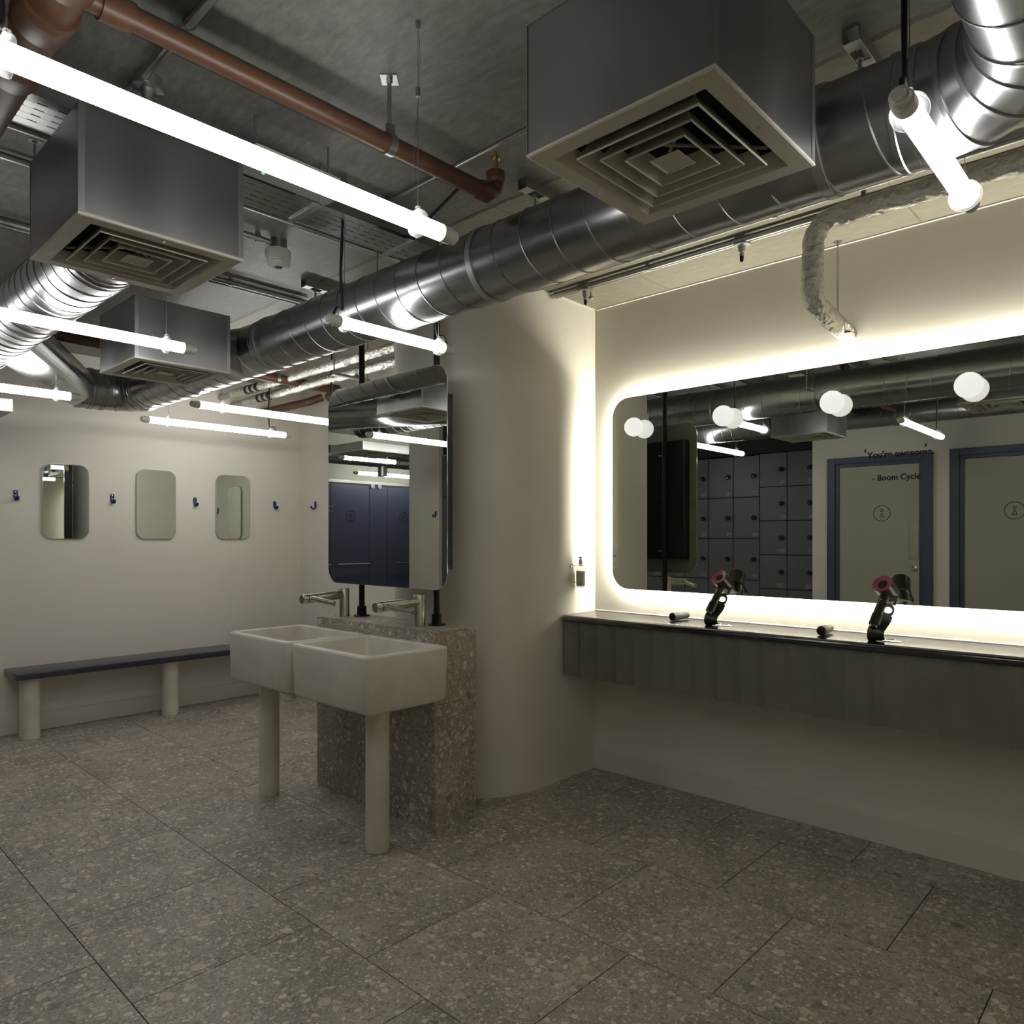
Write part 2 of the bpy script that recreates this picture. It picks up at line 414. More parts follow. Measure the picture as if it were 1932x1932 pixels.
# round column merged with the short return wall
bm = NB(); cx, cy, cr = 2.885, 2.977, 0.465
prof = [(XR + 0.02, 2.512)]
for k in range(73):
    a = -pi / 2 - 2 * pi * 0.5 * k / 72
    prof.append((cx + cr * cos(a), cy + cr * sin(a)))
prof.append((3.45, cy + cr))
loft(bm, [[(x, y, z) for x, y in prof] for z in (0.0, CEIL)])
obj('wall_column', bm, M['wall'], loc=(0, 0, 0), ang=20)['kind'] = 'structure'
bm = NB()
box(bm, 3.370, XR, -3.4, 2.512, 0, 0.117, 0.002, 1); struct('baseboard_right', bm, M['skirting'])
bm = NB(); box(bm, 1.0, 3.432, 5.792, 5.805, 0, 0.121, 0.002, 1); struct('baseboard_end', bm, M['skirting'])
# pale shadow-gap bead where the wall meets the slab
bm = NB(); box(bm, XR - 0.012, XR, -3.4, 2.512, CEIL - 0.006, CEIL); box(bm, 2.95, XR, 2.500, 2.512, CEIL - 0.006, CEIL); struct('trim_1', bm, M['wall'])
# walls of the far side, seen in the mirrors
bm = NB(); box(bm, -0.75, -0.60, -3.4, 2.739, 0, CEIL); struct('wall_left', bm, M['wall'])
bm = NB(); box(bm, -3.2, -1.42, 2.60, 6.05, 0, CEIL); box(bm, -1.42, -0.751, 2.60, 2.7389, 0, CEIL); struct('wall_left_recess', bm, M['wall'])
bm = NB(); box(bm, -1.42, -0.88, 6.05, 6.566, 0, CEIL); struct('wall_left_pier', bm, M['wall'])
bm = NB(); box(bm, -3.2, 1.0, 7.80, 8.0, 0, CEIL); box(bm, -3.2, -3.0, 6.05, 7.8, 0, CEIL); struct('wall_showers', bm, M['wall'])
bm = NB(); box(bm, -3.2, 3.6, -3.4, -2.90, 0, CEIL); struct('wall_behind', bm, M['wall'])

# ---- two WC doors in the left wall (mirrored in the long mirror)
def wc_door(n, y0, y1, ztop, ys):
    root = bpy.data.objects.new('door_%d' % n, None); C.objects.link(root); root.location = (-0.6, (y0 + y1) / 2, 0); root['kind'] = 'structure'
    fw = 0.12
    bm = NB()
    for a, b_, c, d in ((y0, y0 + 0.075, 0, ztop), (y1 - 0.075, y1, 0, ztop), (y0 + 0.075, y1 - 0.075, ztop - 0.06, ztop)): box(bm, -0.6, -0.570, a, b_, c, d, 0.003, 1)
    obj('door_frame', bm, M['blue_frame'], root)
    bm = NB()
    for a, b_, c, d in ((y0 + 0.075, y0 + 0.11, 0, ztop - 0.06), (y1 - 0.11, y1 - 0.075, 0, ztop - 0.06), (y0 + 0.11, y1 - 0.11, ztop - 0.095, ztop - 0.06)): box(bm, -0.6, -0.584, a, b_, c, d, 0.002, 1)
    obj('door_stop', bm, M['blue_frame'], root)
    bm = NB(); box(bm, -0.6, -0.592, y0 + 0.112, y1 - 0.112, 0.008, ztop - 0.1, 0.001, 1); leaf = obj('door_leaf', bm, M['door_leaf'], root)
    bm = NB(); box(bm, -0.592, -0.5895, y0 + 0.118, y0 + 0.20, 1.13, 1.485, 0.0008, 1); obj('push_plate', bm, M['brushed'], leaf)
    bm = NB(); lathe(bm, (-0.592, y0 + 0.15, 1.05), (1, 0, 0), [(0, 0.026), (0.006, 0.026), (0.007, 0.012), (0.014, 0.010)], 24); obj('thumb_turn', bm, M['chrome'], leaf)
    x = -0.5915; zc = 1.555
    bm = NB()
    def ringf(r0, r1, yc, zz, seg=40):
        a = [(x, yc + r1 * cos(2 * pi * k / seg), zz + r1 * sin(2 * pi * k / seg)) for k in range(seg)]; b2 = [(x, yc + r0 * cos(2 * pi * k / seg), zz + r0 * sin(2 * pi * k / seg)) for k in range(seg)]
        va = [bm.verts.new(p) for p in a]; vb = [bm.verts.new(p) for p in b2]
        for k in range(seg): bm.faces.new((va[k], va[(k + 1) % seg], vb[(k + 1) % seg], vb[k]))
    ringf(0.069, 0.075, ys, zc); ringf(0.008, 0.0135, ys, zc + 0.026, 20)
    o_ = [(ys, zc + 0.008), (ys - 0.022, zc - 0.036), (ys + 0.022, zc - 0.036)]; i_ = [(ys, zc - 0.004), (ys - 0.013, zc - 0.030), (ys + 0.013, zc - 0.030)]
    vo = [bm.verts.new((x, *p)) for p in o_]; vi = [bm.verts.new((x, *p)) for p in i_]
    for k in range(3): bm.faces.new((vo[k], vo[(k + 1) % 3], vi[(k + 1) % 3], vi[k]))
    obj('washroom_symbol', bm, M['ink'], leaf)
wc_door(1, 1.676, 2.590, 2.095, 2.10)
wc_door(2, 0.620, 1.545, 2.105, 1.072)

# ================================================================ ventilation
def ring_pts(c, axis, r, n=40):
    u, w, d = frame_of(axis); c = Vector(c)
    return [c + (u * cos(2 * pi * i / n) + w * sin(2 * pi * i / n)) * r for i in range(n)]
def spiral(p0, p1, r, pitch, parent, phase=0.0, name='spiral_section'):
    p0, p1 = Vector(p0), Vector(p1); L = (p1 - p0).length; u, w, d = frame_of(p1 - p0)
    bm = NB(); cyl(bm, p0, p1, r, n=64); o = obj(name, bm, M['duct'], parent)
    bm = NB(); turns = L / pitch; N = max(8, int(turns * 40)); pts = []
    for i in range(N + 1):
        t = i / N; a = 2 * pi * turns * t + phase
        pts.append(p0 + d * L * t + (u * cos(a) + w * sin(a)) * (r + 0.0006))
    tube(bm, pts, 0.0022, 5); obj('spiral_seam', bm, M['seam'], o)
    return o
def band(c, axis, r, wd, parent, name='collar', m='duct', lip=0.004):
    bm = NB(); c = Vector(c); a = Vector(axis).normalized()
    lathe(bm, c - a * wd / 2, a, [(0, r), (0, r + lip), (wd * 0.2, r + lip), (wd * 0.25, r + lip * 0.4), (wd * 0.75, r + lip * 0.4), (wd * 0.8, r + lip), (wd, r + lip), (wd, r)], 48)
    return obj(name, bm, M[m], parent)
def elbow(p0, d0, p1, d1, r, parent, seg=4, name='elbow'):
    """gored bend: straight gores with raised rings between"""
    p0, p1 = Vector(p0), Vector(p1); d0, d1 = Vector(d0).normalized(), Vector(d1).normalized()
    R = (p1 - p0).length / math.sqrt(2)
    def pt(t):
        ctr = p0 + d1 * R; a = t * pi / 2
        return ctr - d1 * R * cos(a) + d0 * R * sin(a), (d0 * cos(a) + d1 * sin(a))
    bm = NB(); rings = []
    for k in range(seg + 1):
        c, t = pt(k / seg); rings.append(ring_pts2(c, t, r, d0, d1))
    loft(bm, rings); o = obj(name, bm, M['duct'], parent, ang=12)
    for k in range(seg + 1):
        c, t = pt(k / seg); bm = NB(); n = t.normalized()
        rr = [ring_pts2(c + n * s, t, r + q, d0, d1) for s, q in ((-0.006, -0.002), (-0.005, 0.004), (0.005, 0.004), (0.006, -0.002))]
        loft(bm, rr); obj('swaged_ring', bm, M['seam'], o)
    return o
def ring_pts2(c, t, r, d0, d1, n=48):
    up = Vector(d0).cross(Vector(d1)).normalized(); s = up.cross(Vector(t)).normalized(); c = Vector(c)
    return [c + (s * cos(2 * pi * i / n) + up * sin(2 * pi * i / n)) * r for i in range(n)]

XM, ZD, RD = 1.810, 2.282, 0.125
# main duct
duct = thing('round_duct', 'long galvanised spiral duct running from the top right corner to the back', 'duct', (XM, 2.6, ZD))
spiral((XM, 0.46, ZD), (XM, 4.93, ZD), RD, 0.128, duct)
band((XM, 0.455, ZD), (0, 1, 0), RD, 0.05, duct); band((XM, 3.30, ZD), (0, 1, 0), RD, 0.03, duct); band((XM, 4.93, ZD), (0, 1, 0), RD, 0.04, duct)
elbow((XM, 0.43, ZD), (0, -1, 0), (XM - 0.25, 0.18, ZD), (-1, 0, 0), RD, duct, 4)
spiral((XM - 0.25, 0.18, ZD), (-0.35, 0.18, ZD), RD, 0.128, duct, 1.0)
elbow((XM, 4.95, ZD), (0, 1, 0), (XM - 0.20, 5.15, ZD), (-1, 0, 0), RD, duct, 4)
bm = NB(); cyl(bm, (XM - 0.20, 5.15, ZD), (1.46, 5.15, ZD), RD + 0.002, n=48); obj('straight_section', bm, M['duct'], duct)
for q in (1.60, 1.535, 1.47): band((q, 5.15, ZD), (1, 0, 0), RD + 0.002, 0.022, duct)
def saddle(px, py, d, r, parent, name='saddle_tap'):
    """flared plate where a branch leaves the duct"""
    o = NB(); rings = []
    for dist, rr in ((0.0, r), (0.02, r), (0.05, r * 1.12), (0.075, r * 1.35)):
        ring = []
        for i in range(40):
            a = 2 * pi * i / 40; y = py + rr * cos(a); z = ZD + rr * 0.92 * sin(a)
            zz = max(-RD * 0.985, min(RD * 0.985, z - ZD)); surf = math.sqrt(max(RD * RD - zz * zz, 0)) + 0.002
            x_s = px - surf
            x = x_s if dist >= 0.07 else x_s - (0.075 - dist)
            ring.append((x, y, ZD + zz))
        rings.append(ring)
    loft(o, rings, cap=False); p = obj(name, o, M['duct'], parent)
    bm = NB()
    for i in range(7):
        a = -pi + 2 * pi * i / 12; y = py + r * 1.27 * cos(a); z = ZD + r * 1.05 * sin(a)
        zz = z - ZD
        if abs(zz) > RD * 0.95: continue
        xs = px - math.sqrt(RD * RD - zz * zz) - 0.002
        lathe(bm, (xs, y, z), (-1, 0, zz / RD * 1.2), [(0, 0.004), (0.003, 0.0035), (0.004, 0.001)], 8)
    obj('rivet_screw', bm, M['chrome'], p)
saddle(XM, 0.80, 1, 0.10, duct); saddle(XM, 3.58, 1, 0.10, duct)

# left duct with angled branch joining the main run
XL = 0.83
ductl = thing('round_duct', 'galvanised spiral duct leaving the left ceiling box towards the back left', 'duct', (XL, 3.6, ZD))
spiral((XL, 2.50, ZD), (XL, 5.05, ZD), RD, 0.085, ductl, 0.6); band((XL, 2.66, ZD), (0, 1, 0), RD, 0.05, ductl); band((XL, 2.52, ZD), (0, 1, 0), RD, 0.03, ductl)
bm = NB(); rings = []
A, B = Vector((0.83, 3.98, ZD)), Vector((1.46, 5.15, ZD)); dd = (B - A).normalized()
for t, rr, q in ((0.0, 0.150, 1.0), (0.45, 0.138, 1.0), (0.92, RD, 1.0)):
    c = A.lerp(B, t); side = dd.cross(Vector((0, 0, 1))).normalized()
    rings.append([c + side * rr * cos(2 * pi * i / 40) + Vector((0, 0, 1)) * (RD - 0.002) * sin(2 * pi * i / 40) for i in range(40)])
rings.append([Vector((1.465, 5.15 - RD * cos(2 * pi * i / 40), ZD + RD * sin(2 * pi * i / 40))) for i in range(40)])
# keep same winding on last ring
c = Vector((1.465, 5.15, ZD)); rings[-1] = [c + Vector((0, -1, 0)) * RD * cos(2 * pi * i / 40) + Vector((0, 0, 1)) * RD * sin(2 * pi * i / 40) for i in range(40)]
loft(bm, rings); obj('tapered_branch', bm, M['duct'], ductl, ang=8)

# small duct of the far side, only seen in the long mirror
d3 = thing('round_duct', 'thin spiral duct above the washroom doors, seen in the long mirror', 'duct', (-0.30, 1.8, 2.41))
spiral((-0.30, 0.32, 2.41), (-0.30, 3.30, 2.41), 0.09, 0.12, d3); band((-0.30, 1.9, 2.41), (0, 1, 0), 0.09, 0.03, d3)
d4 = thing('round_duct', 'dark spiral duct crossing in front of the blue cubicles, seen in hanging mirror', 'duct', (-0.6, 6.9, 2.25))
spiral((-1.9, 6.9, 2.25), (0.75, 6.9, 2.25), 0.10, 0.25, d4); bm = NB(); cyl(bm, (-0.75, 6.9, 2.25), (-0.75, 6.9, 2.05), 0.055); obj('drop_spigot', bm, M['duct'], d4)

def plenum(x0, x1, y0, y1, zb, zt, label, stub=None, thin=False):
    t = thing('ceiling_diffuser', label, 'air diffuser', ((x0 + x1) / 2, (y0 + y1) / 2, zb), 'square air diffuser boxes under the slab')
    xc, yc, h = (x0 + x1) / 2, (y0 + y1) / 2, (x1 - x0) / 2
    bm = NB(); w = 0.0012
    for a in ((x0, x0 + w, y0, y1), (x1 - w, x1, y0, y1), (x0, x1, y0, y0 + w), (x0, x1, y1 - w, y1)): box(bm, *a, zb + 0.004, zt)
    box(bm, x0, x1, y0, y1, zt - w, zt)
    obj('plenum_box', bm, M['box'], t)
    # folded corner seams
    bm = NB()
    for sx, sy in ((x0, y0), (x1, y0), (x0, y1), (x1, y1)):
        qx = -1 if sx == x1 else 1; qy = -1 if sy == y1 else 1
        box(bm, *sorted((sx - qx * 0.0015, sx + qx * 0.014)), *sorted((sy - qy * 0.0015, sy)), zb + 0.006, zt)
    for yy in (y0 - 0.001, y1): box(bm, x0, x1, yy, yy + 0.001, zb + 0.005, zb + 0.009)
    obj('corner_seam', bm, M['seam'], t)
    g = NB()
    hx, hy = h + 0.002, (y1 - y0) / 2 + 0.002; k = 0.81
    o = [(xc + sx * hx, yc + sy * hy, zb) for sx, sy in ((-1, -1), (1, -1), (1, 1), (-1, 1))]
    def sq(q, z): return [(xc + sx * hx * q, yc + sy * hy * q, z) for sx, sy in ((-1, -1), (1, -1), (1, 1), (-1, 1))]
    loft(g, [sq(1, zb + 0.005), sq(1, zb), sq(0.985, zb - 0.002), sq(k, zb - 0.002), sq(k - 0.008, zb), sq(k - 0.10, zb + 0.030)], cap=False)
    fr = obj('diffuser_frame', g, M['grille'], t, ang=15)
    for q in (0.66, 0.50, 0.33):
        g = NB(); loft(g, [sq(q - 0.10, zb + 0.032), sq(q - 0.016, zb + 0.001), sq(q - 0.012, zb - 0.002), sq(q, zb - 0.004), sq(q + 0.004, zb + 0.001), sq(q - 0.085, zb + 0.034)], cap=False); obj('louvre_ring', g, M['grille'], fr, ang=15)
    g = NB(); loft(g, [sq(0.16, zb - 0.001), sq(0.16, zb - 0.003), sq(0.15, zb - 0.003), sq(0.005, zb + 0.022)], cap=True); obj('louvre_core', g, M['grille'], fr, ang=15)
    g = NB(); box(g, x0 + 0.004, x1 - 0.004, y0 + 0.004, y1 - 0.004, zb + 0.07 if not thin else zb + 0.045, zb + 0.075 if not thin else zb + 0.05); obj('throat_shade', g, M['dark'], fr)  # black sheet across the box, painting the shade of its interior
    g = NB()
    for s in (1, -1):
        a, b_ = Vector((xc - hx * 0.66, yc - s * hy * 0.66, zb + 0.036)), Vector((xc + hx * 0.66, yc + s * hy * 0.66, zb + 0.036)); cyl(g, a, b_, 0.004, n=6)
    obj('louvre_bracket', g, M['grille'], fr)
    g = NB()
    for yy in (y0 + (1 - 0.9) * hy, y1 - (1 - 0.9) * hy): lathe(g, (xc, yy, zb - 0.002), (0, 0, -1), [(0, 0.0045), (0.002, 0.004), (0.003, 0.001)], 10)
    obj('fixing_screw', g, M['chrome'], fr)
    if stub:
        g = NB(); cyl(g, (x1, stub, ZD), (XM - RD - 0.05, stub, ZD), 0.10, n=40, cap=False); obj('connecting_spigot', g, M['duct'], t)
        band((x1 + 0.012, stub, ZD), (1, 0, 0), 0.10, 0.014, t, 'spigot_collar')
    return t
plenum(0.580, 1.009, 2.027, 2.464, 2.133, 2.414, 'square galvanised diffuser box at left, behind the nearest tube light')
plenum(1.157, 1.612, 0.603, 1.038, 2.138, 2.420, 'largest square galvanised diffuser box, top centre right, above the counter corner', 0.80)
plenum(1.180, 1.606, 3.357, 3.800, 2.110, 2.385, 'farther square diffuser box attached to the bend of the main duct', 3.58)
plenum(0.580, 1.035, 4.760, 5.215, 2.022, 2.092, 'shallow diffuser box at the left picture edge below the ducts', None, True)
# box drop rods
def rod(x, y, z0, z1, label, plate=True, grp='threaded drop rods from the slab'):
    t = thing('drop_rod', label, 'rod', (x, y, z0), grp)
    bm = NB(); cyl(bm, (x, y, z0), (x, y, z1), 0.004, n=8); obj('threaded_rod', bm, M['steel'], t)
    if plate:
        bm = NB(); lathe(bm, (x, y, z1), (0, 0, -1), [(0, 0.019), (0.002, 0.019), (0.002, 0.009), (0.009, 0.008)], 16); obj('slab_washer', bm, M['steel'], t)
rod(0.671, 2.800, 2.41, CEIL, 'thin drop rod behind the left diffuser box')
rod(1.875, 2.55, 2.390, CEIL, 'drop rod reaching the top of the main duct in the centre')
rod(3.340, 1.146, 2.268, CEIL, 'slender drop rod beside the foil wrapped elbow by the wall')

# duct hangers: strut channel on the slab, rod and band
for i, (yy, lb) in enumerate(((0.64, 'channel bracket on slab above main duct, right of the largest box'), (1.785, 'channel bracket on slab left of the largest diffuser box'), (3.29, 'channel bracket on slab where the duct shadow falls, behind the detector'))):
    t = thing('duct_hanger', lb, 'bracket', (2.15, yy, CEIL), 'strut hangers holding the main duct')
    bm = NB(); box(bm, 1.96, 2.42, yy - 0.020, yy + 0.020, CEIL - 0.004, CEIL); box(bm, 1.96, 2.42, yy - 0.022, yy - 0.019, CEIL - 0.038, CEIL); box(bm, 1.96, 2.42, yy + 0.019, yy + 0.022, CEIL - 0.038, CEIL)
    for sx in range(5): box(bm, 1.965 + sx * 0.1, 2.005 + sx * 0.1, yy - 0.019, yy + 0.019, CEIL - 0.038, CEIL - 0.0355)
    obj('strut_channel', bm, M['steel'], t)
    bm = NB(); cyl(bm, (2.03, yy, CEIL - 0.03), (2.03, yy, 2.27), 0.005, n=8); lathe(bm, (2.03, yy, CEIL - 0.052), (0, 0, 1), [(0, 0.011), (0.012, 0.011)], 6); obj('hanger_rod', bm, M['steel'], t)
    bm = NB(); lathe(bm, (XM, yy - 0.012, ZD), (0, 1, 0), [(0, RD + 0.001), (0, RD + 0.005), (0.024, RD + 0.005), (0.024, RD + 0.001)], 48); box(bm, XM + RD, 2.045, yy - 0.010, yy + 0.010, 2.268, 2.273); obj('duct_band', bm, M['steel'], t)

# ================================================================ tube lights
def tube_light(label, x0, x1, y, z, clamps, black=(), cables=True, r=0.0215):
    t = thing('tube_light', label, 'light', ((x0 + x1) / 2, y, z), 'hanging tube lights')
    bm = NB(); cyl(bm, (x0, y, z), (x1, y, z), r, n=28); obj('glowing_tube', bm, M['tube'], t)
    for s, xe in ((-1, x0), (1, x1)):
        bm = NB(); lathe(bm, (xe, y, z), (s, 0, 0), [(0, r), (0.03, r), (0.032, r * 0.86), (0.048, r * 0.84), (0.05, r * 0.6), (0.054, r * 0.55)], 28)
        obj('end_cap', bm, M['white_plastic'], t)
    for i, cxx in enumerate(clamps):
        bm = NB(); lathe(bm, (cxx - 0.008, y, z), (1, 0, 0), [(0, r + 0.0005), (0, r + 0.011), (0.002, r + 0.013), (0.014, r + 0.013), (0.016, r + 0.011), (0.016, r + 0.0005)], 32, cap=False)
        box(bm, cxx - 0.006, cxx + 0.006, y - 0.006, y + 0.006, z + r + 0.010, z + r + 0.022, 0.002, 1)
        k = obj('clip_ring', bm, M['clear'], t)
        if cables:
            bm = NB(); zt_ = CEIL; z0 = z + r + 0.018
            cyl(bm, (cxx, y, z0), (cxx, y, zt_ - 0.016), 0.0010, n=6)
            zz = z0 + 0.62 * (zt_ - z0)
            tube(bm, smooth_path([(cxx + 0.002, y, zt_ - 0.02), (cxx + 0.007, y, (zt_ + zz) / 2), (cxx + 0.003, y, zz), (cxx - 0.012, y, z0 + 0.3 * (zt_ - z0)), (cxx - 0.014, y, z0 + 0.12 * (zt_ - z0))], 6), 0.0007, 5)
            o = obj('suspension_wire', bm, M['steel'], t)
            bm = NB(); cyl(bm, (cxx, y, zz - 0.012), (cxx, y, zz + 0.012), 0.006, n=12); obj('wire_gripper', bm, M['steel'], o)
            bm = NB(); lathe(bm, (cxx, y, zt_), (0, 0, -1), [(0, 0.007), (0.012, 0.006), (0.02, 0.004)], 12); obj('slab_anchor', bm, M['steel'], o)
        if i in black:
            bm = NB(); tube(bm, smooth_path([(cxx - 0.05 if cxx < (x0 + x1) / 2 else cxx + 0.05, y, z + 0.01), (cxx - 0.03 if cxx < (x0 + x1) / 2 else cxx + 0.03, y + 0.004, z + 0.05), (cxx - 0.005, y + 0.006, z + 0.055), (cxx - 0.012, y + 0.006, z + 0.18), (cxx - 0.004, y + 0.006, z + 0.38), (cxx - 0.006, y + 0.006, CEIL)], 8), 0.0055, 8)
            obj('power_cable', bm, M['rubber'], t)
    return t
tube_light('nearest and largest tube light crossing the top left of the photo', 0.175, 1.262, 1.440, 2.125, (0.305, 1.185), (0,))
tube_light('long tube light crossing in front of the left duct, just below the left diffuser box', 0.22, 1.275, 3.085, 2.120, (0.34, 1.205), (0,))
tube_light('tube light at the left edge in front of the angled duct branch', 0.15, 1.215, 4.390, 2.083, (0.27, 1.150), (0,))
tube_light('short tube light below the main duct above the hanging mirror', 1.515, 2.020, 2.290, 2.120, (1.535, 1.995), (0, 1))
tube_light('short tube light at the top right, steeply angled, beside the duct bend', 1.480, 1.975, 0.385, 2.120, (1.500, 1.955), (0,))
tube_light('lowest and farthest tube light near the end wall, above the hooks', 1.885, 2.885, 5.110, 2.120, (2.01, 2.766), (1,))
tube_light('tube light partly hidden behind the hanging mirror', 1.880, 2.93, 4.320, 2.120, (2.025, 2.80), (1,))
tube_light('short tube light near the blue cubicles, seen only in the hanging mirror', -0.30, 0.33, 6.08, 2.12, (-0.2, 0.25))
tube_light('long tube light right before the blue cubicles, seen only in the hanging mirror', -2.0, -0.75, 7.40, 2.12, (-1.8, -1.2, -0.9))

# ================================================================ pipes on the ceiling
def pipe_clamp(x, y, z, r, parent, axis='x'):
    bm = NB()
    if axis == 'x':
        lathe(bm, (x - 0.012, y, z), (1, 0, 0), [(0, r + 0.0005), (0, r + 0.004), (0.024, r + 0.004), (0.024, r + 0.0005)], 28, cap=False)
        box(bm, x - 0.012, x + 0.012, y - 0.012, y + 0.002, z + r, z + r + 0.03)
    else:
        lathe(bm, (x, y - 0.012, z), (0, 1, 0), [(0, r + 0.0005), (0, r + 0.004), (0.024, r + 0.004), (0.024, r + 0.0005)], 28, cap=False)
        box(bm, x - 0.002, x + 0.012, y - 0.012, y + 0.012, z + r, z + r + 0.03)
    k = obj('pipe_clamp', bm, M['steel'], parent)
    bm = NB(); cyl(bm, (x, y, z + r + 0.02), (x, y, CEIL), 0.006, n=10); lathe(bm, (x, y, CEIL - 0.016), (0, 0, 1), [(0, 0.010), (0.010, 0.010)], 6)
    obj('clamp_rod', bm, M['steel'], k)
    bm = NB(); q = 0.034
    extrude_outline(bm, [(x + q * cos(a), y + q * sin(a), CEIL - 0.005) for a in (0, pi / 2, pi, 1.5 * pi)], (0, 0, 0.005)); obj('clamp_plate', bm, M['steel'], k)
YP, ZP = 1.678, 2.450
bp = thing('waste_pipe', 'brown waste pipe crossing the ceiling from top left to centre', 'pipe', (1.1, YP, ZP))
bm = NB(); tube(bm, round_path([(0.47, YP, ZP), (1.71, YP, ZP), (1.71, YP, ZP + 0.075)], 0.05), 0.026, 20); obj('pipe_run', bm, M['brown'], bp)
bm = NB(); lathe(bm, (1.64, YP, ZP), (1, 0, 0), [(0, 0.026), (0, 0.031), (0.035, 0.032), (0.04, 0.027)], 24); lathe(bm, (1.71, YP, ZP + 0.045), (0, 0, 1), [(0, 0.027), (0.01, 0.031), (0.035, 0.031), (0.036, 0.02)], 24)
lathe(bm, (0.52, YP, ZP), (1, 0, 0), [(0, 0.026), (0, 0.034), (0.05, 0.034), (0.055, 0.031), (0.065, 0.031), (0.066, 0.026)], 24); obj('pipe_socket', bm, M['brown'], bp)
bm = NB(); lathe(bm, (1.71, YP, ZP + 0.078), (0, 0, 1), [(0, 0.018), (0.012, 0.018), (0.013, 0.010), (0.045, 0.010), (0.046, 0.016), (0.055, 0.016), (0.056, 0.006), (0.07, 0.006)], 12); obj('brass_vent', bm, M['brass'], bp)
pipe_clamp(1.276, YP, ZP, 0.026, bp)
sp = thing('soil_stack', 'thick brown soil pipe with sockets in the top left corner', 'pipe', (0.44, 2.0, ZP - 0.02))
bm = NB(); cyl(bm, (0.445, 1.50, ZP - 0.01), (0.445, 3.9, ZP - 0.01), 0.050, n=32); obj('pipe_run', bm, M['brown'], sp)
for yy in (1.78, 1.60, 2.02):
    bm = NB(); lathe(bm, (0.445, yy - 0.05, ZP - 0.01), (0, 1, 0), [(0, 0.05), (0.0, 0.058), (0.02, 0.060), (0.025, 0.056), (0.09, 0.056), (0.1, 0.05)], 32); obj('pipe_socket', bm, M['brown'], sp)
bm = NB(); cyl(bm, (0.44, 1.90, ZP), (-0.4, 1.90, ZP), 0.027, n=20); lathe(bm, (0.395, 1.90, ZP), (-1, 0, 0), [(0, 0.027), (0, 0.035), (0.05, 0.035), (0.055, 0.027)], 24); obj('side_branch', bm, M['brown'], sp)
pb = thing('waste_pipe', 'brown waste pipe behind the main duct near the end wall', 'pipe', (2.0, 4.73, 2.45))
bm = NB(); tube(bm, round_path([(0.4, 4.70, 2.50), (3.19, 4.76, 2.45), (3.19, 4.98, 2.44)], 0.07), 0.034, 20); obj('pipe_run', bm, M['brown'], pb)
bm = NB(); lathe(bm, (3.08, 4.757, 2.452), (1, 0, 0), [(0, 0.034), (0, 0.041), (0.05, 0.041), (0.05, 0.034)], 24); obj('pipe_socket', bm, M['brown'], pb)
pipe_clamp(2.62, 4.748, 2.46, 0.034, pb)
pc = thing('waste_pipe', 'lower brown pipe running back to the end wall beside foil pipes', 'pipe', (3.05, 5.3, 2.40))
bm = NB(); tube(bm, round_path([(3.16, 5.02, 2.44), (3.08, 5.10, 2.40), (3.02, 5.805, 2.385)], 0.04), 0.031, 20); obj('pipe_run', bm, M['brown'], pc)

def foil_tube(pts, r, parent, name='wrapped_run', n=28, amp=0.0030, sub=1):
    P_ = []
    pts = [Vector(p) for p in pts]
    for a, b_ in zip(pts[:-1], pts[1:]):
        k = max(1, int((b_ - a).length / 0.012))
        for i in range(k): P_.append(a.lerp(b_, i / k))
    P_.append(pts[-1])
    bm = NB(); tube(bm, P_, r, n)
    rnd = random.Random(3)
    for v in bm.verts: v.co += Vector((rnd.uniform(-amp, amp), rnd.uniform(-amp, amp), rnd.uniform(-amp, amp)))
    return obj(name, bm, M['foil'], parent, ang=60)
fp = thing('foil_pipe', 'thick foil wrapped pipe that bends down and into the wall above the long mirror', 'pipe', (2.76, 0.6, 2.5))
foil_tube(round_path([(2.755, -1.8, 2.505), (2.755, 1.03, 2.505), (2.765, 1.045, 2.215), (XR, 1.115, 2.228)], 0.09, 10), 0.038, fp)
bm = NB(); box(bm, 3.20, 3.245, 1.045, 1.075, 2.190, 2.200, 0.004, 2); obj('exposed_copper', bm, M['copper'], fp)
for nn, (xx, zz, lb) in enumerate(((2.70, 2.475, 'upper foil wrapped pipe behind the black poles'), (2.80, 2.425, 'lower foil wrapped pipe behind the black poles'))):
    q = thing('foil_pipe', lb, 'pipe', (xx, 4.4, zz))
    foil_tube([(xx, 3.42, zz), (xx, 5.60, zz)], 0.030, q)
    bm = NB()
    for yy in (5.16, 5.24, 5.32): lathe(bm, (xx, yy, zz), (0, 1, 0), [(0, 0.031), (0, 0.0335), (0.03, 0.0335), (0.03, 0.031)], 24, cap=False)
    obj('marker_band', bm, M['black'], q)
    bm = NB(); cyl(bm, (xx, 5.59, zz), (xx, 5.805, zz), 0.024, n=20); obj('bare_end', bm, M['steel'], q)
bm = NB(); box(bm, 2.62, 2.90, 4.02, 4.06, 2.375, 2.392, 0.002, 1); cyl(bm, (2.63, 4.04, 2.38), (2.63, 4.04, CEIL), 0.004, n=8); cyl(bm, (2.89, 4.04, 2.38), (2.89, 4.04, CEIL), 0.004, n=8)
tag(obj('trapeze_hanger', bm, M['steel']), 'zinc trapeze bracket carrying the two foil pipes behind the poles', 'bracket')

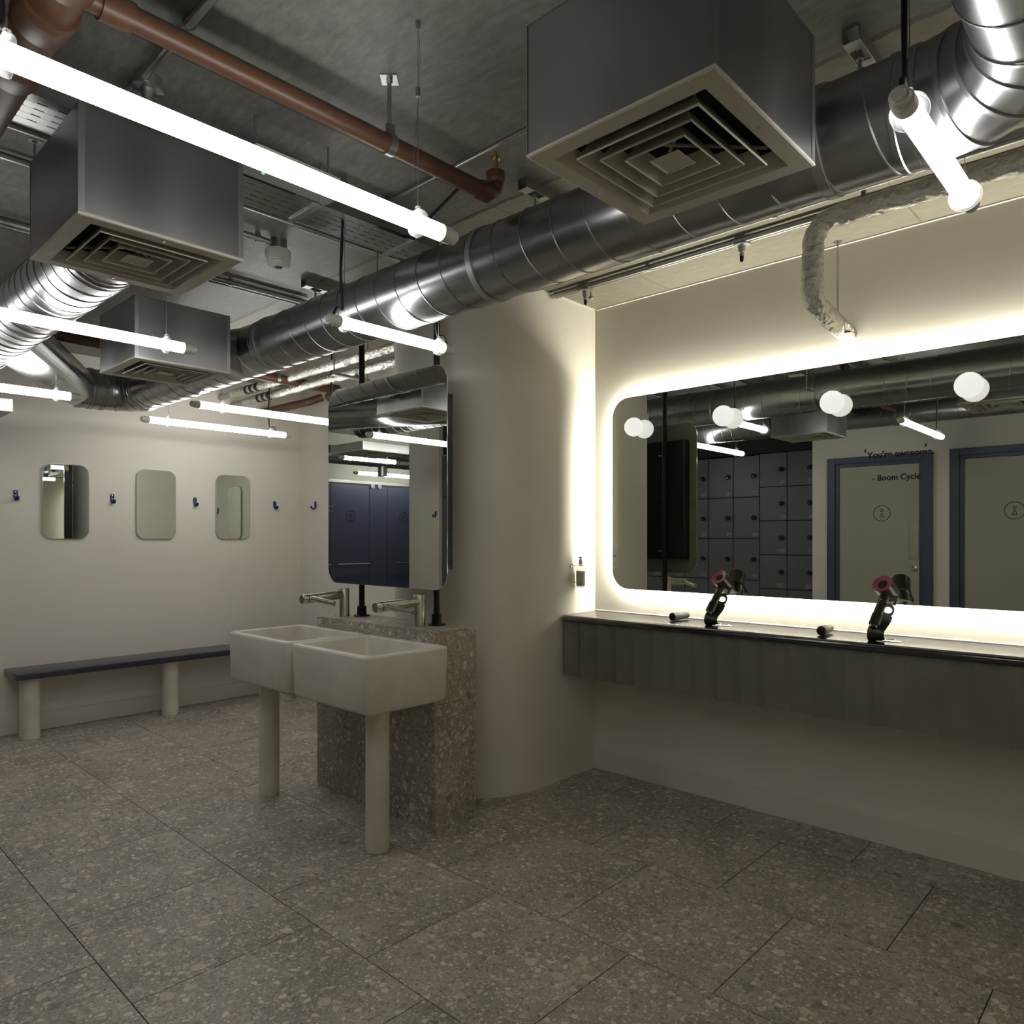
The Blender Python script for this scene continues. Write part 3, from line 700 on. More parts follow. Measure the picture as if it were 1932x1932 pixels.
def conduit(pts, r, label, clips=(), m='steel', axis='y'):
    t = thing('conduit', label, 'conduit', pts[0], 'steel conduits fixed under the slab')
    bm = NB(); tube(bm, round_path(pts, 0.03) if len(pts) > 2 else pts, r, 12); obj('conduit_run', bm, M[m], t)
    if clips:
        bm = NB()
        for c in clips:
            c = Vector(c); a = (0, 1, 0) if axis == 'y' else (1, 0, 0); lathe(bm, c - Vector(a) * 0.008, a, [(0, r), (0, r + 0.004), (0.016, r + 0.004), (0.016, r)], 14)
            box(bm, c.x - 0.008, c.x + 0.008, c.y - 0.008, c.y + 0.008, c.z + r, CEIL)
        obj('saddle_clip', bm, M[m], t)
    return t
conduit([(2.80, -1.8, 2.600), (2.80, 2.45, 2.600), (2.80, 2.53, 2.61)], 0.010, 'slim conduit along the lower edge of the main duct, nearer one', [(2.80, y, 2.600) for y in (0.2, 1.2, 1.72, 2.30)])
conduit([(2.98, -1.8, 2.618), (2.98, 2.50, 2.618)], 0.0125, 'conduit joining the two ceiling junction boxes by the right wall', [(2.98, y, 2.618) for y in (0.6, 1.9)])
conduit([(3.015, -1.8, 2.622), (3.015, 2.50, 2.622)], 0.009, 'thin second conduit alongside the junction boxes', [])
conduit([(2.90, -1.8, 2.585), (2.90, 0.98, 2.585)], 0.022, 'dark pipe between the duct and the foil pipe at the top right', [(2.9, 0.9, 2.585)], 'tray')
conduit([(1.715, -1.8, 2.624), (1.715, 2.28, 2.624)], 0.008, 'bright thin conduit passing above the brown waste pipe', [(1.715, 2.27, 2.624)])
conduit([(0.775, -0.4, 2.618), (0.775, 2.14, 2.618)], 0.0125, 'conduit entering the dome junction box from the top of the photo', [(0.775, 1.85, 2.618)])
conduit([(0.775, 2.21, 2.618), (0.775, 2.75, 2.618)], 0.0125, 'short conduit leaving the dome junction box behind the tube light')
conduit([(-0.6, 2.70, 2.616), (2.13, 2.70, 2.616)], 0.0105, 'conduit parallel to the cable tray on its far side', [(2.12, 2.70, 2.616)], axis='x')
conduit([(-0.6, 2.935, 2.616), (1.585, 2.935, 2.616)], 0.0125, 'conduit ending at the round detector', [(1.53, 2.935, 2.616)], axis='x')
conduit([(-0.6, 3.545, 2.616), (2.13, 3.545, 2.616)], 0.014, 'pair conduit crossing behind the detector, thicker one', [(1.7, 3.545, 2.616)], axis='x')
conduit([(-0.6, 3.600, 2.618), (2.13, 3.600, 2.618)], 0.009, 'pair conduit crossing behind the detector, thinner one', [(1.55, 3.6, 2.618)], axis='x')

def jbox(x, y, label, fitting=True, r=0.030):
    t = thing('junction_box', label, 'junction box', (x, y, CEIL - 0.04), 'round conduit boxes on the slab')
    bm = NB(); lathe(bm, (x, y, CEIL), (0, 0, -1), [(0, r), (0.034, r), (0.035, r + 0.007), (0.039, r + 0.007), (0.040, r * 0.7)], 28); obj('box_body', bm, M['steel'], t)
    bm = NB(); lathe(bm, (x, y, CEIL - 0.038), (0, 0, -1), [(0, r * 0.62), (0.012, r * 0.5), (0.030, r * 0.46), (0.031, r * 0.36), (0.046, r * 0.34)], 20); obj('cable_gland', bm, M['steel'], t)
    bm = NB(); lathe(bm, (x, y, CEIL - 0.083), (0, 0, -1), [(0, r * 0.3), (0.018, r * 0.28), (0.026, r * 0.16)], 14); obj('gland_seal', bm, M['rubber'], t)
    if fitting:
        bm = NB(); box(bm, x + 0.012, x + 0.034, y - 0.03, y - 0.01, CEIL - 0.078, CEIL - 0.062, 0.003, 1); cyl(bm, (x + 0.02, y - 0.02, CEIL - 0.062), (x + 0.02, y - 0.02, CEIL - 0.038), 0.004, n=8); obj('earth_clamp', bm, M['steel'], t)
    return t
jbox(3.000, 2.290, 'junction box with hanging gland next to the wall corner')
jbox(3.002, 1.435, 'junction box with hanging gland nearer the foil elbow', False)
jb = jbox(0.798, 2.175, 'dome junction box with black gland above the nearest tube light', False, 0.036)
bm = NB(); tube(bm, smooth_path([(0.80, 2.175, 2.54), (0.803, 2.178, 2.50), (0.812, 2.19, 2.46), (0.82, 2.25, 2.44)], 6), 0.0055, 8); obj('gland_cable', bm, M['rubber'], jb)

# smoke detector / sounder
det = thing('smoke_detector', 'white round ceiling detector below the slab', 'detector', (1.632, 2.945, 2.53))
bm = NB(); cyl(bm, (1.632, 2.945, CEIL), (1.632, 2.945, 2.592), 0.036, n=28); obj('conduit_base', bm, M['steel'], det)
bm = NB(); lathe(bm, (1.632, 2.945, 2.595), (0, 0, -1), [(0, 0.05), (0.004, 0.052), (0.048, 0.051), (0.050, 0.0485), (0.054, 0.0485), (0.056, 0.050), (0.066, 0.047), (0.074, 0.036), (0.076, 0.018)], 40); obj('detector_body', bm, M['white_plastic'], det)
bm = NB(); lathe(bm, (1.632, 2.945, 2.520), (0, 0, -1), [(0, 0.019), (0.003, 0.017), (0.004, 0.008)], 20); obj('sensor_eye', bm, M['black'], det)
bm = NB(); box(bm, 1.66, 1.75, 3.085, 3.12, CEIL - 0.02, CEIL, 0.003, 1); tag(obj('conduit_tag', bm, M['white_plastic']), 'small white oblong fitting on the slab just behind the detector', 'fitting')

# cable tray
tr = thing('cable_tray', 'perforated steel cable tray passing behind the left box towards the duct', 'cable tray', (0.7, 2.34, 2.5))
bm = NB(); z0 = 2.500
for yy in (2.245, 2.425): box(bm, -0.62, 1.945, yy - 0.002, yy + 0.002, z0, z0 + 0.05); 
for yy in (2.247, 2.283, 2.319, 2.355, 2.391): box(bm, -0.62, 1.945, yy, yy + 0.030, z0, z0 + 0.0015)
for i in range(52): box(bm, -0.61 + i * 0.0495, -0.585 + i * 0.0495, 2.2435, 2.4265, z0 + 0.0003, z0 + 0.0012)
obj('tray_channel', bm, M['tray'], tr)
bm = NB(); tube(bm, [(0.98, 2.232, z0 - 0.004), (1.30, 2.232, z0 - 0.004)], 0.004, 8)
tube(bm, smooth_path([(-0.6, 2.30, z0 + 0.012), (0.6, 2.31, z0 + 0.012), (1.5, 2.27, z0 + 0.012), (1.70, 2.235, z0 - 0.004), (1.78, 2.20, z0 - 0.01), (1.80, 2.1, z0 + 0.05), (1.78, 1.9, 2.6)], 8), 0.006, 8); obj('tray_cable', bm, M['rubber'], tr)
for xx in (1.40, 1.83):
    bm = NB(); cyl(bm, (xx, 2.437, z0 - 0.01), (xx, 2.437, CEIL), 0.004, n=8); cyl(bm, (xx, 2.235, z0 - 0.01), (xx, 2.235, CEIL), 0.004, n=8); box(bm, xx - 0.012, xx + 0.012, 2.228, 2.444, z0 - 0.006, z0 - 0.001); obj('tray_hanger', bm, M['steel'], tr)
em = thing('emergency_light', 'prismatic plastic bulkhead light behind the nearest tube light', 'light', (1.25, 2.12, 2.45))
bm = NB(); box(bm, 1.08, 1.38, 2.080, 2.170, 2.514, 2.53, 0.004, 2); obj('light_base', bm, M['white_plastic'], em)
bm = NB(); box(bm, 1.07, 1.39, 2.075, 2.175, 2.462, 2.512, 0.016, 4); obj('ribbed_cover', bm, M['diffuser'], em)
bm = NB(); cyl(bm, (1.12, 2.115, 2.4595), (1.12, 2.115, 2.466), 0.005, n=12); obj('charge_indicator', bm, M['green_led'], em)
bm = NB(); cyl(bm, (1.10, 2.125, 2.54), (1.10, 2.125, CEIL), 0.004, n=8); cyl(bm, (1.36, 2.125, 2.54), (1.36, 2.125, CEIL), 0.004, n=8); obj('support_rod', bm, M['steel'], em)

# ================================================================ long back-lit mirror on the right wall
MY1, MY0, MZ0, MZ1 = 2.361, -0.68, 1.042, 2.096
mc, mz, mw, mh = (MY1 + MY0) / 2, (MZ0 + MZ1) / 2, MY1 - MY0, MZ1 - MZ0
lm = thing('backlit_mirror', 'long round-cornered wall mirror with glowing edge above the counter', 'mirror', (3.36, mc, MZ0))
def yz(pts, x, yc, zc): return [(x, yc + a, zc + b_) for a, b_ in pts]
bm = NB(); extrude_outline(bm, yz(rrect(mw, mh, 0.105), 3.3402, mc, mz), (0.0048, 0, 0)); obj('glass_rim', bm, M['glass_edge'], lm)
bm = NB(); vs = [bm.verts.new(p) for p in yz(rrect(mw - 0.003, mh - 0.003, 0.1035), 3.3400, mc, mz)]; bm.faces.new(vs); obj('mirror_glass', bm, M['mirror'], lm)
bm = NB(); extrude_outline(bm, yz(rrect(mw - 0.038, mh - 0.038, 0.088), 3.345, mc, mz), (XR - 3.345, 0, 0)); obj('backing_board', bm, M['mirror_back'], lm)
# LED strip wrapped round the backing board, facing outwards
bm = NB(); a_ = rrect(mw - 0.034, mh - 0.034, 0.090, 8); n_ = len(a_)
va = [bm.verts.new(p) for p in yz(a_, 3.3600, mc, mz)]; vb = [bm.verts.new(p) for p in yz(a_, 3.3775, mc, mz)]
for i in range(n_): bm.faces.new((va[i], va[(i + 1) % n_], vb[(i + 1) % n_], vb[i]))
obj('led_strip', bm, M['halo'], lm)
# second back-lit mirror on the wall behind the camera, seen through the small end-wall mirror
bx_, bw_ = -0.065, 0.97
b2 = thing('backlit_mirror', 'smaller glowing mirror behind the camera, seen inside the left small mirror', 'mirror', (bx_, -2.87, MZ0))
def xz(pts, y): return [(bx_ + a, y, mz + b_) for a, b_ in pts]
bm = NB(); extrude_outline(bm, xz(rrect(bw_, mh, 0.105), -2.8570), (0, -0.0048, 0)); obj('glass_rim', bm, M['glass_edge'], b2)
bm = NB(); vs = [bm.verts.new(p) for p in xz(rrect(bw_ - 0.003, mh - 0.003, 0.1035), -2.8568)]; bm.faces.new(vs); obj('mirror_glass', bm, M['mirror'], b2)
bm = NB(); extrude_outline(bm, xz(rrect(bw_ - 0.038, mh - 0.038, 0.088), -2.8620), (0, -0.038, 0)); obj('backing_board', bm, M['mirror_back'], b2)
bm = NB(); a_ = rrect(bw_ - 0.034, mh - 0.034, 0.090, 8); n_ = len(a_)
va = [bm.verts.new(p) for p in xz(a_, -2.8770)]; vb = [bm.verts.new(p) for p in xz(a_, -2.8945)]
for i in range(n_): bm.faces.new((va[i], va[(i + 1) % n_], vb[(i + 1) % n_], vb[i]))
obj('led_strip', bm, M['halo'], b2)
# lettering stuck on the glass
def lettering(s, size, y, z, label, bold):
    o = obj('vinyl_lettering', text_bm(s, size, (3.3394, y, z), (0, -1, 0), (0, 0, 1), 0.0006, bold), M['ink'])
    return tag(o, label, 'lettering')
lettering("You're awesome.", 0.0365, 1.0225, 1.667, 'black vinyl words you are awesome on the long mirror', 0.0012)
lettering("\u2018", 0.05, 1.036, 1.672, 'opening quote mark at the start of the mirror words', 0.0009)
lettering("\u2019", 0.05, 0.802, 1.676, 'closing quote mark at the end of the mirror words', 0.0009)
lettering("- Boom Cycle", 0.0335, 1.003, 1.569, 'black vinyl signature line under the quote on the mirror', 0.0008)
# globe lamps on the mirror
gl = None
for i, (yy, lb) in enumerate(((2.185, 'white globe lamp at the far left end of the long mirror'), (1.668, 'second globe lamp along the long mirror, over the first hair dryer'), (1.152, 'third globe lamp along the long mirror, left of the quote'), (0.634, 'nearest globe lamp, right of the quote on the long mirror'), (0.117, 'globe lamp on the mirror outside the right picture edge'))):
    if i == 0:
        gl = thing('globe_lamp', lb, 'light', (3.288, yy, 1.92), 'globe lamps on the long mirror')
        bm = NB(); sphere(bm, (3.288, yy, 1.92), 0.0505, 40, 24); obj('opal_shade', bm, M['globe'], gl)
        bm = NB(); lathe(bm, (3.3398, yy, 1.92), (-1, 0, 0), [(0, 0.02), (0.004, 0.02), (0.006, 0.014)], 24); obj('lamp_base', bm, M['white_plastic'], gl)
    elif i < 4: dup(gl, (3.288, yy, 1.92), lb, 'globe lamps on the long mirror')

# ================================================================ vanity counter
ct = thing('vanity_counter', 'dark counter with fluted concrete front under the long mirror', 'counter', (3.2, 0.5, 0.575))
CY0, CY1 = -1.4, 2.508
bm = NB(); rings = []
prof = [(XR - 0.002, 0.869)]
for k in range(9):
    a = -pi / 2 - pi * k / 8; prof.append((3.060 + 0.018 + 0.018 * cos(a), 0.887 + 0.018 * sin(a)))
prof.append((XR - 0.002, 0.905))
for y, s in ((CY0, 0), (CY1 - 0.025, 0), (CY1 - 0.012, 0.006), (CY1 - 0.002, 0.022)):
    rings.append([(min(x + s if x < 3.2 else x, XR - 0.002), y, z) for x, z in prof])
loft(bm, rings); obj('worktop', bm, M['navy_top'], ct)
bm = NB(); box(bm, XR - 0.009, XR - 0.0005, CY0, CY1, 0.905, 0.911, 0.001, 1); obj('sealant_upstand', bm, M['wall'], ct)
bm = NB(); out = []; PIT, DEP = 0.1125, 0.020; y = 2.504; back = []
first = 2.376
ys = [2.504]
N = 14
yy = first + PIT
front = []
k0 = 0
while yy > CY0:
    for j in range(N):
        t = j / N; yv = yy - PIT * t
        if yv <= 2.505 and yv >= CY0:
            d_ = DEP * (1 - (2 * t - 1) ** 2)          # concave flute between sharp arrises
            front.append((3.071 + d_, yv))
    yy -= PIT
outline = front + [(3.071 + 0.035, front[-1][1]), (3.071 + 0.035, front[0][1])]
extrude_outline(bm, [(x, y_, 0.577) for x, y_ in outline], (0, 0, 0.869 - 0.577)); obj('fluted_apron', bm, M['flute'], ct, ang=28)
bm = NB(); box(bm, 3.107, XR - 0.002, 1.0, 1.04, 0.70, 0.868); box(bm, 3.107, XR - 0.002, 2.40, 2.44, 0.70, 0.868); box(bm, 3.107, XR - 0.002, -0.6, -0.56, 0.70, 0.868); obj('support_bracket', bm, M['black'], ct)

# ---- hair dryers on stands
def dryer(bx, by, label):
    z0 = 0.905
    t = thing('hair_dryer_stand', label, 'hair dryer', (bx, by, z0), 'hair dryers on the counter')
    Fv = Vector((0.96, 0.28, 0)).normalized(); Rv = Vector((0.28, -0.96, 0)).normalized(); U = Vector((0, 0, 1))
    def W3(r, u, f): return Vector((bx, by, z0)) + Rv * r + U * u + Fv * f
    ax = (Rv * 0.41 - U * 0.62 + Fv * 0.67).normalized(); hd = (-Rv * 0.26 - U * 0.78 - Fv * 0.565).normalized()
    b0 = W3(0.007, 0.229, 0.062)
    bm = NB(); lathe(bm, b0, ax, [(0.004, 0.036), (0.0, 0.0385), (0.006, 0.0395), (0.078, 0.0385), (0.084, 0.034), (0.086, 0.012)], 36); body = obj('dryer_head', bm, M['dryer'], t)
    bm = NB(); lathe(bm, b0, ax, [(0.001, 0.0400), (-0.004, 0.0395), (-0.003, 0.030), (0.006, 0.018), (0.010, 0.0165)], 36, cap=False); obj('intake_ring', bm, M['magenta'], body)
    bm = NB(); lathe(bm, b0, ax, [(0.0035, 0.0175), (0.010, 0.015)], 24); obj('air_opening', bm, M['dark'], body)
    hs = b0 + ax * 0.040 + hd * 0.030
    bm = NB(); lathe(bm, hs, hd, [(0, 0.0185), (0.118, 0.0195), (0.119, 0.0205), (0.146, 0.0205), (0.148, 0.015), (0.160, 0.012)], 28); hn = obj('handle', bm, M['dryer'], t)
    bm = NB(); lathe(bm, hs + hd * 0.098, hd, [(0, 0.020), (0, 0.0214), (0.046, 0.0214), (0.047, 0.0205)], 28); obj('filter_cage', bm, M['dryer_dark'], hn)
    sd = (-Rv * 0.25 - Fv * 0.75 + U * 0.5); sd = (sd - hd * sd.dot(hd)).normalized()
    bm = NB(); q = hs + hd * 0.018
    lathe(bm, q + sd * 0.015, sd, [(0, 0.004), (0.006, 0.0035)], 12); lathe(bm, q + hd * 0.016 + sd * 0.015, sd, [(0, 0.004), (0.006, 0.0035)], 12); obj('control_button', bm, M['chrome'], hn)
    nb = b0 + ax * 0.084; side = ax.cross(U).normalized(); upv = side.cross(ax).normalized()
    def ell(c, a_, b2): return [c + side * a_ * cos(2 * pi * i / 24) + upv * b2 * sin(2 * pi * i / 24) for i in range(24)]
    bm = NB(); loft(bm, [ell(nb, 0.028, 0.028), ell(nb + ax * 0.012, 0.026, 0.020), ell(nb + ax * 0.040, 0.028, 0.007)]); obj('nozzle', bm, M['dryer'], body)
    # stand: broad cradle round the cable end, narrowing to a leaning blade with a round window
    key = [(-0.012, 0.003, 0.004, 0.030), (-0.018, 0.022, -0.012, 0.031), (-0.014, 0.048, -0.006, 0.030), (0.002, 0.068, 0.008, 0.026), (0.016, 0.084, 0.018, 0.022), (0.024, 0.104, 0.027, 0.021)]
    sp_ = smooth_path([W3(*k[:3]) for k in key], 6); rings = []
    for i, p in enumerate(sp_):
        d = (sp_[min(i + 1, len(sp_) - 1)] - sp_[max(i - 1, 0)]).normalized(); wv = Rv.copy(); wv = (wv - d * wv.dot(d)).normalized(); nv = d.cross(wv)
        a = i / 6; k0 = min(int(a), len(key) - 2); wd = key[k0][3] * (1 - (a - k0)) + key[k0 + 1][3] * (a - k0)
        rings.append([p + wv * sx * wd + nv * sy * 0.0025 for sx, sy in ((-1, -1), (1, -1), (1, 1), (-1, 1))])
    loft(bm_ := NB(), rings); st = obj('stand_blade', bm_, M['dryer'], t)
    c0 = sp_[-1]; d = (W3(0.034, 0.150, 0.045) - c0).normalized(); wv = (Rv - d * Rv.dot(d)).normalized(); nv = d.cross(wv); c1 = c0 + d * 0.022
    bm = NB(); N_ = 32; rr_ = lambda i, a_, b2: c1 + wv * a_ * cos(2 * pi * i / N_) + d * b2 * sin(2 * pi * i / N_)
    o_ = [rr_(i, 0.0225, 0.030) for i in range(N_)]; n_ = [rr_(i, 0.0145, 0.0135) for i in range(N_)]
    ov = [bm.verts.new(p - nv * 0.0022) for p in o_]; iv = [bm.verts.new(p - nv * 0.0022) for p in n_]; ow = [bm.verts.new(p + nv * 0.0022) for p in o_]; iw = [bm.verts.new(p + nv * 0.0022) for p in n_]
    for i in range(N_):
        j = (i + 1) % N_
        for q in ((ov[i], ov[j], iv[j], iv[i]), (ow[i], iw[i], iw[j], ow[j]), (ov[i], ow[i], ow[j], ov[j]), (iv[i], iv[j], iw[j], iw[i])): bm.faces.new(q)
    obj('stand_window', bm, M['dryer'], st)
    bm = NB(); e0, e1 = c1 + d * 0.022 + Rv * 0.017, b0 + ax * 0.055 + Rv * 0.036
    loft(bm, [[p + nv * sy * 0.0022 + wv * sx * 0.006 for sx, sy in ((-1, -1), (1, -1), (1, 1), (-1, 1))] for p in (e0, e0.lerp(e1, 0.5), e1)]); obj('stand_fork', bm, M['dryer'], st)
    bm = NB(); lathe(bm, W3(0.036, 0, 0.040), (0, 0, 1), [(0, 0.047), (0.003, 0.047), (0.0045, 0.044), (0.0045, 0.022), (0.003, 0.021)], 40); obj('base_plate', bm, M['chrome'], t)
    return t
dryer(3.180, 1.655, 'hair dryer with magenta ring on its stand, farther left on the counter')
dryer(3.150, 0.915, 'hair dryer with magenta ring on its stand, nearer right on the counter')
# black diffuser attachments / brushes lying on the counter
def wand(x, y, dx, dy, label):
    t = thing('hair_straightener', label, 'hair styler', (x, y, 0.905), 'black stylers lying on the counter')
    d = Vector((dx, dy, 0)).normalized(); a = Vector((x, y, 0.905 + 0.0215))
    bm = NB(); lathe(bm, a, d, [(0, 0.008), (0.002, 0.017), (0.006, 0.0205), (0.052, 0.0205), (0.053, 0.0190), (0.055, 0.0185)], 28); obj('grip_cap', bm, M['rubber'], t)
    bm = NB(); lathe(bm, a + d * 0.0545, d, [(0, 0.0182), (0.062, 0.0165), (0.078, 0.0150), (0.084, 0.008)], 28); bd = obj('barrel', bm, M['dryer_dark'], t)
    bm = NB(); s = d.cross(Vector((0, 0, 1))).normalized(); q = a + d * 0.066 + Vector((0, 0, 0.0165))
    extrude_outline(bm, [q - s * 0.004, q + s * 0.004, q + s * 0.004 + d * 0.055 - Vector((0, 0, 0.0025)), q - s * 0.004 + d * 0.055 - Vector((0, 0, 0.0025))], (0, 0, 0.002)); obj('inlay_strip', bm, M['dryer'], bd)
wand(3.205, 1.905, 0.98, -0.10, 'black styler lying left of the farther hair dryer')
wand(3.150, 1.150, 0.98, 0.06, 'black styler lying left of the nearer hair dryer')

# ---- soap bottle on wall bracket
sb = thing('soap_dispenser', 'clear pump bottle in wire holder on the short wall by the mirror', 'soap dispenser', (3.195, 2.47, 1.045))
bm = NB(); lathe(bm, (3.198, 2.474, 1.047), (0, 0, 1), [(0, 0.022), (0.002, 0.025), (0.098, 0.025), (0.110, 0.021), (0.124, 0.012), (0.130, 0.011)], 28); obj('bottle', bm, M['bottle'], sb)
bm = NB(); lathe(bm, (3.198, 2.474, 1.058), (0, 0, 1), [(0, 0.0255), (0.082, 0.0255)], 28, cap=False); obj('bottle_label', bm, M['paper'], sb)
bm = NB(); lathe(bm, (3.198, 2.474, 1.176), (0, 0, 1), [(0, 0.012), (0.026, 0.012), (0.027, 0.007), (0.038, 0.007), (0.040, 0.010), (0.045, 0.010)], 20); cyl(bm, (3.198, 2.474, 1.219), (3.160, 2.462, 1.217), 0.003, n=8); obj('pump_head', bm, M['chrome'], sb)
bm = NB()
for zz in (1.075, 1.170): tube(bm, [(3.198 + 0.028 * cos(q), 2.474 + 0.028 * sin(q), zz) for q in [2 * pi * i / 24 for i in range(25)]], 0.0016, 6)
cyl(bm, (3.165, 2.505, 1.05), (3.165, 2.505, 1.18), 0.002, n=8); cyl(bm, (3.165, 2.505, 1.075), (3.178, 2.494, 1.075), 0.002, n=8); cyl(bm, (3.165, 2.505, 1.17), (3.178, 2.494, 1.17), 0.002, n=8); lathe(bm, (3.163, 2.512, 1.168), (0, -1, 0), [(0, 0.009), (0.004, 0.009), (0.006, 0.006)], 16); obj('wire_holder', bm, M['chrome'], sb)

# ================================================================ basins
def basin(y0, y1, lx, ly, label, drain=None):
    x0, x1, z0, z1 = 1.692, 2.1275, 0.612, 0.850
    t = thing('wash_basin', label, 'basin', ((x0 + x1) / 2, (y0 + y1) / 2, 0), 'cast concrete wash basins')
    bm = NB(); xc, yc = (x0 + x1) / 2, (y0 + y1) / 2; w, h = x1 - x0, y1 - y0
    def rr(dx, z, r, sh=0.0): return [(xc + a, yc + b_, z) for a, b_ in rrect(w - 2 * dx, h - 2 * dx, r, 7)]
    rings = [rr(0.030, z0, 0.02), rr(0.012, z0 + 0.004, 0.03), rr(0.005, z0 + 0.016, 0.034), rr(0.0, z1 - 0.012, 0.034), rr(0.003, z1 - 0.003, 0.034), rr(0.009, z1, 0.034), rr(0.031, z1, 0.02), rr(0.036, z1 - 0.003, 0.02), rr(0.039, z1 - 0.010, 0.02), rr(0.052, z0 + 0.085, 0.03), rr(0.066, z0 + 0.066, 0.04), rr(0.12, z0 + 0.060, 0.04)]
    loft(bm, rings); obj('bowl', bm, M['cast'], t, ang=50)
    bm = NB(); lathe(bm, (xc, yc, z0 + 0.0605), (0, 0, 1), [(0, 0.022), (0.001, 0.022), (0.002, 0.016), (0.0005, 0.006)], 24); obj('waste_outlet', bm, M['chrome'], t)
    bm = NB(); lathe(bm, (lx, ly, 0), (0, 0, 1), [(0, 0.046), (0.006, 0.046), (0.007, 0.0505), (z0, 0.0505)], 40); obj('pedestal_leg', bm, M['cast_leg'], t)
    if drain:
        bm = NB(); lathe(bm, (*drain, z0), (0, 0, -1), [(0, 0.034), (0.03, 0.034), (0.032, 0.030), (0.04, 0.016)], 28); obj('waste_trap', bm, M['white_plastic'], t)
    return t
basin(2.362, 2.955, 1.850, 2.515, 'front cast concrete basin on a round leg, nearest the camera')
basin(2.973, 3.566, 1.871, 3.470, 'rear cast concrete basin on a round leg, nearer the bench', (1.735, 3.04))

# ---- tiled plinth behind the basins
pl = thing('tiled_plinth', 'low stone tiled block carrying the taps and poles', 'plinth', (2.25, 2.95, 0))
bx0, bx1, by0, by1, bz = 2.128, 2.385, 2.470, 3.432, 0.902
bm = NB(); box(bm, bx0 + 0.008, bx1 - 0.008, by0 + 0.008, by1 - 0.008, 0.0, bz - 0.008); obj('plinth_core', bm, M['grout'], pl)
bm = NB(); g_ = 0.0012; zj = 0.572; yj = 2.972
for (za, zb) in ((0.0, zj - g_), (zj + g_, bz - 0.009)):
    box(bm, bx0 + 0.009, bx1 - 0.009, by0, by0 + 0.0085, za, zb); box(bm, bx0 + 0.009, bx1 - 0.009, by1 - 0.0085, by1, za, zb)
    for (ya, yb) in ((by0, yj - g_), (yj + g_, by1)):
        box(bm, bx0, bx0 + 0.0085, ya, yb, za, zb); box(bm, bx1 - 0.0085, bx1, ya, yb, za, zb)
for (ya, yb) in ((by0, yj - g_), (yj + g_, by1)): box(bm, bx0, bx1, ya, yb, bz - 0.0085, bz)
obj('tile_cladding', bm, M['terrazzo'], pl)

def tap(x, y, label):
    z = bz; t = thing('hand_dryer_tap', label, 'tap', (x, y, z), 'stainless taps with side air arms')
    bm = NB(); lathe(bm, (x, y, z), (0, 0, 1), [(0, 0.0285), (0.150, 0.0285), (0.152, 0.0275)], 36); obj('tap_post', bm, M['brushed'], t)
    bm = NB(); lathe(bm, (x + 0.0, y, z + 0.118), (-1, 0, -0.045), [(0.01, 0.0230), (0.223, 0.0235), (0.2235, 0.0222), (0.226, 0.0222), (0.2265, 0.0238), (0.255, 0.0238), (0.257, 0.022)], 32); arm = obj('spout', bm, M['brushed'], t)
    bm = NB(); lathe(bm, (x - 0.2235, y, z + 0.1079), (-1, 0, -0.045), [(0, 0.0242), (0.004, 0.0242)], 32); obj('sensor_window', bm, M['black'], arm)
    for s in (-1, 1):
        a = Vector((x - 0.205, y + s * 0.012, z + 0.108)); e = Vector((x - 0.150, y + s * 0.135, z + 0.086))
        bm = NB(); d = (e - a).normalized(); lathe(bm, a, d, [(0, 0.016), (0.03, 0.0142), ((e - a).length, 0.0142), ((e - a).length + 0.001, 0.0128)], 24); obj('air_arm', bm, M['brushed'], arm)
    bm = NB(); cyl(bm, (x - 0.033, y, z + 0.138), (x - 0.033, y, z + 0.150), 0.005, n=12); obj('top_nub', bm, M['chrome'], arm)
tap(2.218, 2.685, 'stainless combined tap and dryer above the front basin')
tap(2.228, 3.325, 'stainless combined tap and dryer above the rear basin')

# ---- poles and the mirror hung between them
for (y, lb) in ((2.655, 'black pole behind the mirror, over the front basin, from plinth to slab'), (3.270, 'black pole behind the mirror, over the rear basin, from plinth to slab')):
    x = 2.302; t = thing('mirror_pole', lb, 'pole', (x, y, bz), 'black poles carrying the hanging mirror')
    bm = NB(); cyl(bm, (x, y, bz), (x, y, CEIL), 0.0155, n=24); obj('pole_tube', bm, M['black'], t)
    bm = NB(); lathe(bm, (x, y, bz), (0, 0, 1), [(0, 0.043), (0.004, 0.043), (0.007, 0.040), (0.008, 0.026), (0.055, 0.024), (0.056, 0.0155)], 28); obj('floor_flange', bm, M['black'], t)
    bm = NB(); lathe(bm, (x, y, CEIL), (0, 0, -1), [(0, 0.043), (0.004, 0.043), (0.007, 0.026), (0.05, 0.024)], 28); obj('ceiling_flange', bm, M['black'], t)
    for zz in (1.895, 1.235):
        bm = NB(); lathe(bm, (x, y, zz - 0.012), (0, 0, 1), [(0, 0.0155), (0, 0.022), (0.024, 0.022), (0.024, 0.0155)], 20); box(bm, 2.284, x, y - 0.012, y + 0.012, zz - 0.009, zz + 0.009); k = obj('pole_clamp', bm, M['black'], t)
        bm = NB(); cyl(bm, (x, y + 0.02, zz), (x + 0.008, y + 0.045, zz), 0.004, n=10); obj('clamp_bolt', bm, M['chrome'], k)
hm = thing('hanging_mirror', 'round-cornered mirror hung above the two basins', 'mirror', (2.2, 2.95, 1.082))
hy, hz, hw, hh = (2.464 + 3.433) / 2, (1.082 + 2.122) / 2, 0.969, 1.04
bm = NB(); extrude_outline(bm, yz(rrect(hw, hh, 0.085), 2.1982, hy, hz), (0.0045, 0, 0)); obj('glass_rim', bm, M['glass_edge'], hm)
bm = NB(); vs = [bm.verts.new(p) for p in yz(rrect(hw - 0.003, hh - 0.003, 0.0835), 2.1980, hy, hz)]; bm.faces.new(vs); obj('mirror_glass', bm, M['mirror'], hm)
